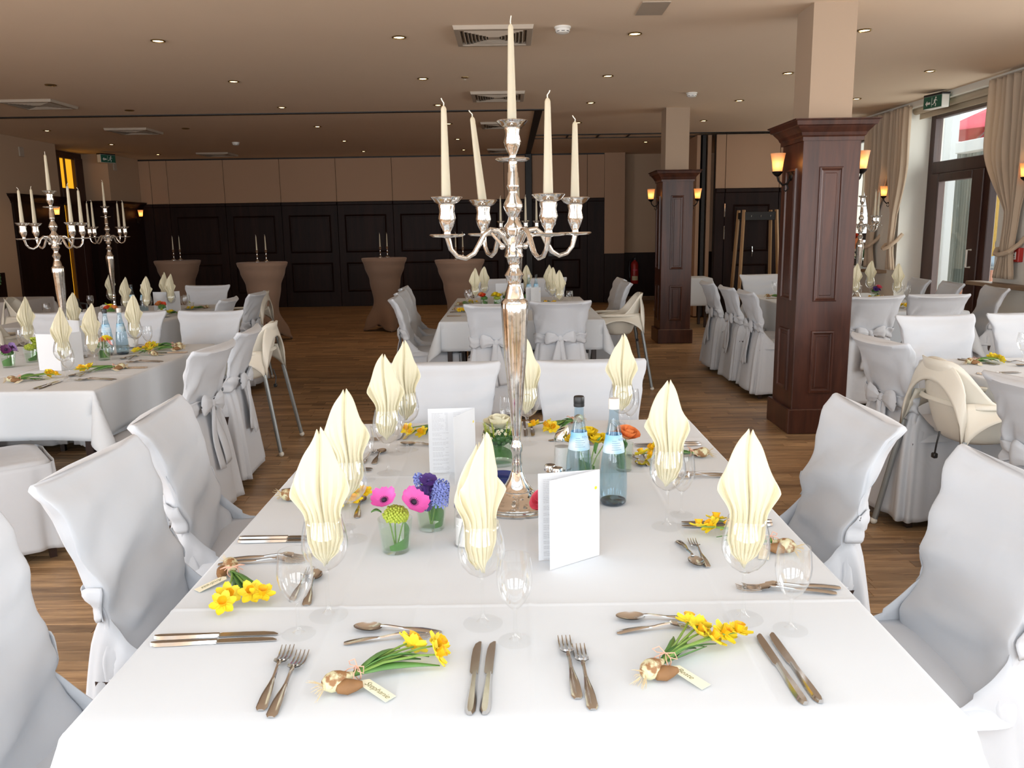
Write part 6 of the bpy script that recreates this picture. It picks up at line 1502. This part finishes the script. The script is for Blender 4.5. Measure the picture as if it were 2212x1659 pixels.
bunch('daffodil bunch at the right edge of the back left table', (-3.16, 7.95), (-3.28, 8.02), 0); bunch('daffodil bunch before the far chair, back left table', (-3.16, 8.62), (-3.30, 8.45), 2)
cb = 'centre back table'
for w_, x, y, v_, fc in (('leftmost front on the centre back table', -0.355, 8.30, 0, 0.1), ('second from left on the centre back table', -0.275, 8.72, 1, 0.0), ('just left of the bottles on the centre back table', 0.175, 8.95, 2, 0.0), ('left of the right trio on the centre back table', 0.405, 8.82, 0, 0.1), ('middle of the right trio on the centre back table', 0.42, 8.32, 1, 0.0), ('right of the right trio on the centre back table', 0.455, 7.72, 2, -0.1)): wine(w_, x, y, cb, fc, v_)
for w_, x, y in (('leftmost on the centre back table', -0.44, 8.45), ('left front on the centre back table', -0.40, 8.02), ('right on the centre back table', 0.57, 8.05)): water(w_, x, y, cb)
for lab, b_, f_, v_ in (('daffodil bunch at the far left edge, centre back table', (-0.54, 8.55), (-0.42, 8.66), 0), ('daffodil bunch at the near left edge, centre back table', (-0.53, 7.95), (-0.44, 7.80), 1), ('daffodil bunch before the right napkins, centre back table', (0.36, 8.62), (0.42, 8.42), 2), ('daffodil bulb at the right corner, centre back table', (0.70, 7.75), (0.56, 7.85), 0)): bunch(lab, b_, f_, v_)
for k, yy in enumerate((7.62, 8.25)):
    pair('fork', ((-0.575, yy + 0.2), (-0.37, yy + 0.2)), ((-0.575, yy + 0.17), (-0.37, yy + 0.17)), ('far dinner fork', 'near dinner fork'), 'at left place %s of the centre back table' % ('nearest', 'second')[k])
    pair('knife', ((-0.575, yy - 0.17), (-0.35, yy - 0.17)), ((-0.575, yy - 0.2), (-0.35, yy - 0.2)), ('far dinner knife', 'near dinner knife'), 'at left place %s of the centre back table' % ('nearest', 'second')[k])
pt_ = 'pillar table'
for w_, x, y, v_, fc in (('just right of the near pillar', 3.36, 8.10, 0, -0.3), ('behind the one by the near pillar', 3.78, 8.75, 1, -0.3), ('in front of the white door reveal', 3.74, 8.04, 2, -0.4)): wine(w_, x, y, pt_, fc, v_)
water('beside the violet blooms, pillar table', 3.44, 8.22, pt_); water('in front of the white door reveal, pillar table', 3.86, 8.10, pt_); water('left of the near pillar, pillar table', 2.86, 9.0, pt_)
bunch('daffodil bunch behind the pillar table chair backs', (3.86, 8.62), (3.72, 8.48), 0); bunch('daffodil bunch between the two pillar table chairs', (3.80, 7.66), (3.66, 7.62), 1); bunch('daffodil bunch just left of the near pillar', (2.78, 8.98), (2.92, 8.9), 2)
pair('fork', ((3.55, 7.36), (3.52, 7.57)), ((3.58, 7.36), (3.56, 7.57)), FO, 'between the two pillar table chairs'); lay('spoon', (3.62, 7.60), (3.46, 7.62), 'dessert spoon between the two pillar table chairs')
pair('knife', ((2.70, 8.78), (2.93, 8.79)), ((2.70, 8.75), (2.93, 8.76)), KU, 'left of the near pillar')
rt = 'right table'
wine('cut by the right edge on the right table', 2.905, 4.40, rt, -0.2, 1); water('beside the daffodils on the right table', 2.79, 4.47, rt)
bunch('daffodil bunch with tag at the far end of the right table', (2.50, 4.46), (2.70, 4.52), own=bunch_proto(52, 5, 1, None, -0.7)); bunch('daffodil bulb at the right picture edge, right table', (2.62, 3.98), (2.76, 3.95), 1)
pair('knife', ((2.52, 4.62), (2.62, 4.40)), ((2.545, 4.63), (2.645, 4.41)), KI, 'at the far end of the right table')
pair('knife', ((2.37, 4.160), (2.62, 4.195)), ((2.37, 4.135), (2.62, 4.170)), KU, 'at the left place of the right table')
lay('fork', (2.84, 4.37), (2.72, 4.55), 'dinner fork before the glass on the right table'); lay('spoon', (2.86, 4.32), (2.70, 4.38), 'dessert spoon before the glass on the right table')
for p_ in NP + [WG, AG, FK, DF, SPN, KN, BT] + DB: drop_tree(p_)
# ================================================================== BESIDE AND BEYOND
# flowers on the buffet
v = thing('flower_vase', 'dark bunch of orange roses on the buffet at the left edge', 'flower vase', (-6.42, 10.25, TT), 0)
G().lathe(shell_profile([(0.0, 0.0), (0.06, 0.0), (0.075, 0.10), (0.06, 0.16)], 0.004), 28, close=False).obj('vase_body', 'black_plastic', v, ang=60)
pompom(v, (0, 0, 0.26), 0.15, 'leaf_dark', 'foliage', 90, 2, 0.22, 0.9)
for p in ((-0.10, -0.10, 0.30), (0.02, -0.15, 0.27), (0.10, -0.10, 0.36), (-0.02, -0.08, 0.42), (0.13, -0.06, 0.26)): rose(v, p, (p[0], -0.5, 0.6), 'rose_orange', 0.035)
# window sill decoration behind the near pillar
v = thing('window_bouquet', 'colourful orange, black and white bouquet on the far right ledge', 'flowers', (5.02, 12.02, 0.90), 0)
G().lathe(shell_profile([(0.0, 0.0), (0.05, 0.0), (0.06, 0.10), (0.055, 0.13)], 0.004), 24, close=False).obj('vase_body', 'glass_vase', v, ang=60)
pompom(v, (0, 0, 0.20), 0.10, 'leaf_dark', 'foliage', 60, 5, 0.3, 1.0)
open_flower(v, (-0.06, -0.05, 0.34), (-0.6, -0.8, 0.4), 'rose_orange', 7, 0.09, 0.04, 0.3); open_flower(v, (-0.05, 0.08, 0.36), (-0.8, -0.3, 0.4), 'flower_eye', 6, 0.09, 0.045, 0.3)
open_flower(v, (-0.08, -0.04, 0.22), (-0.6, -0.8, 0.1), 'rose_white', 6, 0.06, 0.03, 0.3); rose(v, (-0.04, 0.10, 0.42), (-0.5, -0.5, 0.5), 'gerbera_red', 0.04)
v = thing('orchid_pot', 'small white pot with leaves on the far right ledge', 'plant pot', (4.98, 12.28, 0.90), 0)
G().lathe(shell_profile([(0.0, 0.0), (0.045, 0.0), (0.06, 0.11)], 0.004), 24, close=False).obj('pot', 'porcelain', v, ang=60)
for k in range(6): leafy(v, (0, 0, 0.10), (cos(k), sin(k), 0.9), 0.14, 0.022, 'leaf_dark')
# outdoors: terrace seen through the right door
ground = G().box(5.55, 20, 4, 26, -0.2, -0.06).obj('ground', 'paving', smooth=False); struct(ground, 'pale paved terrace outside the right door', 'ground')
b = thing('house_facade', 'ochre house wall outside across the terrace', 'building', (12.2, 18.0, -0.06))
G().box(-0.2, 8.0, -6.5, 6.0, 0, 3.2).obj('wall', 'ochre_render', b, smooth=False); G().cbox(-0.4, 8.0, -6.7, 6.1, 3.2, 3.4, 0.02).obj('roof_edge', 'post_white', b, smooth=False)
o = thing('reflection_drape', 'added grey-green drape imitating a curtain reflection in the terrace door glass', 'drape', (8.3, 15.4, -0.06)); G().sheet(lambda u, v_: (0.05 * sin(u * 60) + 0.1 * u, lerp(-0.40, 0.78, u) * (1 - 0.3 * sin(v_ * pi) * u), lerp(2.9, 0.05, v_)), 80, 14).obj('cloth', 'reflection_grey', o, solid=0.004); G().tube([(0.05, -0.5, 2.92), (0.05, 0.85, 2.92)], 0.02, 8).obj('rail', 'frame_grey', o); G().tube([(0.05, 0.85, 0), (0.05, 0.85, 2.95)], 0.025, 8).obj('post', 'frame_grey', o)  # curtain reflected in the door pane, built as an added drape outside
o = G().cbox(7.42, 7.56, 14.40, 14.72, -0.06, 3.3, 0.01).obj('terrace_post', 'post_white', smooth=False); tag(o, 'white post outside the terrace door', 'post')
o = G().cbox(7.3, 7.5, 12.9, 14.0, 2.62, 2.80, 0.01).obj('terrace_beam', 'post_white', smooth=False); tag(o, 'white beam under the red parasol outside', 'beam')
r = thing('parasol', 'red parasol canopy seen through the transom', 'parasol', (9.5, 15.9, -0.06))
g = G(); n = 8
for k in range(n):
    a, a2 = 2 * pi * k / n, 2 * pi * (k + 1) / n
    G().sheet(lambda u, v_: (1.7 * v_ * lerp(cos(a), cos(a2), u), 1.7 * v_ * lerp(sin(a), sin(a2), u), 3.95 - 0.75 * v_ - 0.08 * v_ * (1 - v_)), 5, 7).obj('canopy_panel', 'parasol_red', r, solid=0.004)
    G().tube([(0, 0, 3.88), (1.66 * cos(a), 1.66 * sin(a), 3.16)], 0.012, 6).obj('rib', 'frame_grey', r)
G().tube([(0, 0, 0), (0, 0, 4.0)], 0.03, 12).obj('pole', 'post_white', r); G().cbox(-0.35, 0.35, -0.35, 0.35, 0, 0.08, 0.02).obj('base', 'frame_grey', r, smooth=False)
def terrace_chair(label, x, y, rz):
    r = thing('terrace_chair', label, 'chair', (x, y, -0.06), rz, 'coral terrace chairs outside')
    G().cbox(-0.24, 0.24, -0.24, 0.24, 0.42, 0.50, 0.02).obj('seat', 'coral_cushion', r, smooth=False); G().cbox(-0.22, 0.22, -0.27, -0.22, 0.52, 0.86, 0.02, ).obj('backrest', 'coral_cushion', r, smooth=False)
    G().tube([(-0.25, -0.25, 0.45), (-0.25, -0.28, 0.90), (0.25, -0.28, 0.90), (0.25, -0.25, 0.45)], 0.018, 8).obj('back_frame', 'frame_grey', r)
    for sx in (-1, 1):
        for sy in (-1, 1): G().tube([(sx * 0.24, sy * 0.23, 0.45), (sx * 0.25, sy * 0.25, 0)], 0.016, 8).obj('leg', 'frame_grey', r)
terrace_chair('coral terrace chair seen through the door glass', 7.30, 13.55, 0.5); terrace_chair('coral terrace chair under the seated person', 7.55, 12.88, -0.2)
# person sitting outside, seen from behind
def skin_body(name, mat, chains, parent, levels=2, root=0):
    vs, es, rs, idx = [], [], [], {}
    for ch in chains:
        prev = None
        for p, rad in ch:
            key = tuple(round(c, 4) for c in p)
            if key not in idx: idx[key] = len(vs); vs.append(p); rs.append(rad)
            i = idx[key]
            if prev is not None and prev != i: es.append((prev, i))
            prev = i
    me = bpy.data.meshes.new(name); me.from_pydata(vs, es, []); me.materials.append(MAT[mat])
    o = bpy.data.objects.new(name, me); COL.objects.link(o); o.parent = parent
    sk = o.modifiers.new('skin', 'SKIN'); sk.use_smooth_shade = True
    if not me.skin_vertices: me.skin_vertices.new() if hasattr(me.skin_vertices, 'new') else None
    bm = bmesh.new(); bm.from_mesh(me); lay_ = bm.verts.layers.skin.verify()
    for bv, rad in zip(bm.verts, rs): bv[lay_].radius = (rad, rad) if not isinstance(rad, tuple) else rad; 
    bm.verts.ensure_lookup_table(); bm.verts[root][lay_].use_root = True; bm.to_mesh(me); bm.free()
    s = o.modifiers.new('smooth', 'SUBSURF'); s.levels = levels; s.render_levels = levels
    return o
p = thing('person', 'seated person outside in pale blue jacket, seen from behind', 'person', (7.55, 12.88, -0.06), radians(-14))
hip = (0, 0.0, 0.56)
body = skin_body('body', 'jacket_blue', [
    [(hip, 0.155), ((0, -0.03, 0.72), 0.15), ((0, -0.05, 0.88), 0.165), ((0, -0.05, 1.00), 0.14), ((0, -0.03, 1.07), 0.06), ((0, -0.02, 1.13), 0.055), ((0, 0.0, 1.20), 0.082), ((0, 0.01, 1.28), 0.080)],
    [((0, -0.05, 1.00), 0.14), ((-0.18, -0.05, 0.99), 0.072), ((-0.23, 0.02, 0.77), 0.052), ((-0.17, 0.22, 0.70), 0.042), ((-0.12, 0.32, 0.71), 0.034)],
    [((0, -0.05, 1.00), 0.14), ((0.18, -0.05, 0.99), 0.072), ((0.23, 0.02, 0.77), 0.052), ((0.17, 0.22, 0.70), 0.042), ((0.12, 0.32, 0.71), 0.034)],
    [(hip, 0.155), ((-0.11, 0.10, 0.56), 0.095), ((-0.12, 0.44, 0.55), 0.068), ((-0.12, 0.46, 0.30), 0.058), ((-0.12, 0.44, 0.08), 0.042), ((-0.12, 0.56, 0.04), 0.036)],
    [(hip, 0.155), ((0.11, 0.10, 0.56), 0.095), ((0.12, 0.44, 0.55), 0.068), ((0.12, 0.46, 0.30), 0.058), ((0.12, 0.44, 0.08), 0.042), ((0.12, 0.56, 0.04), 0.036)]], p)
G().ball((0, -0.012, 1.245), 0.108, 18, 12, (0.86, 0.95, 1.08)).obj('hair', 'hair_dark', p)
G().lathe([(0.062, 0.0), (0.060, 0.03), (0.056, 0.05)], 18, (0, -0.02, 1.06), close=False).obj('collar', 'jacket_blue', p, solid=0.01)
G().ball((0, 0.075, 1.225), 0.062, 14, 10, (0.95, 0.55, 1.3)).ball((0, 0.112, 1.222), 0.014, 8, 6, (0.8, 1, 1.2)).ball((-0.088, 0.0, 1.225), 0.02, 8, 6, (0.5, 0.8, 1.4)).ball((0.088, 0.0, 1.225), 0.02, 8, 6, (0.5, 0.8, 1.4)).obj('face', 'skin', p)
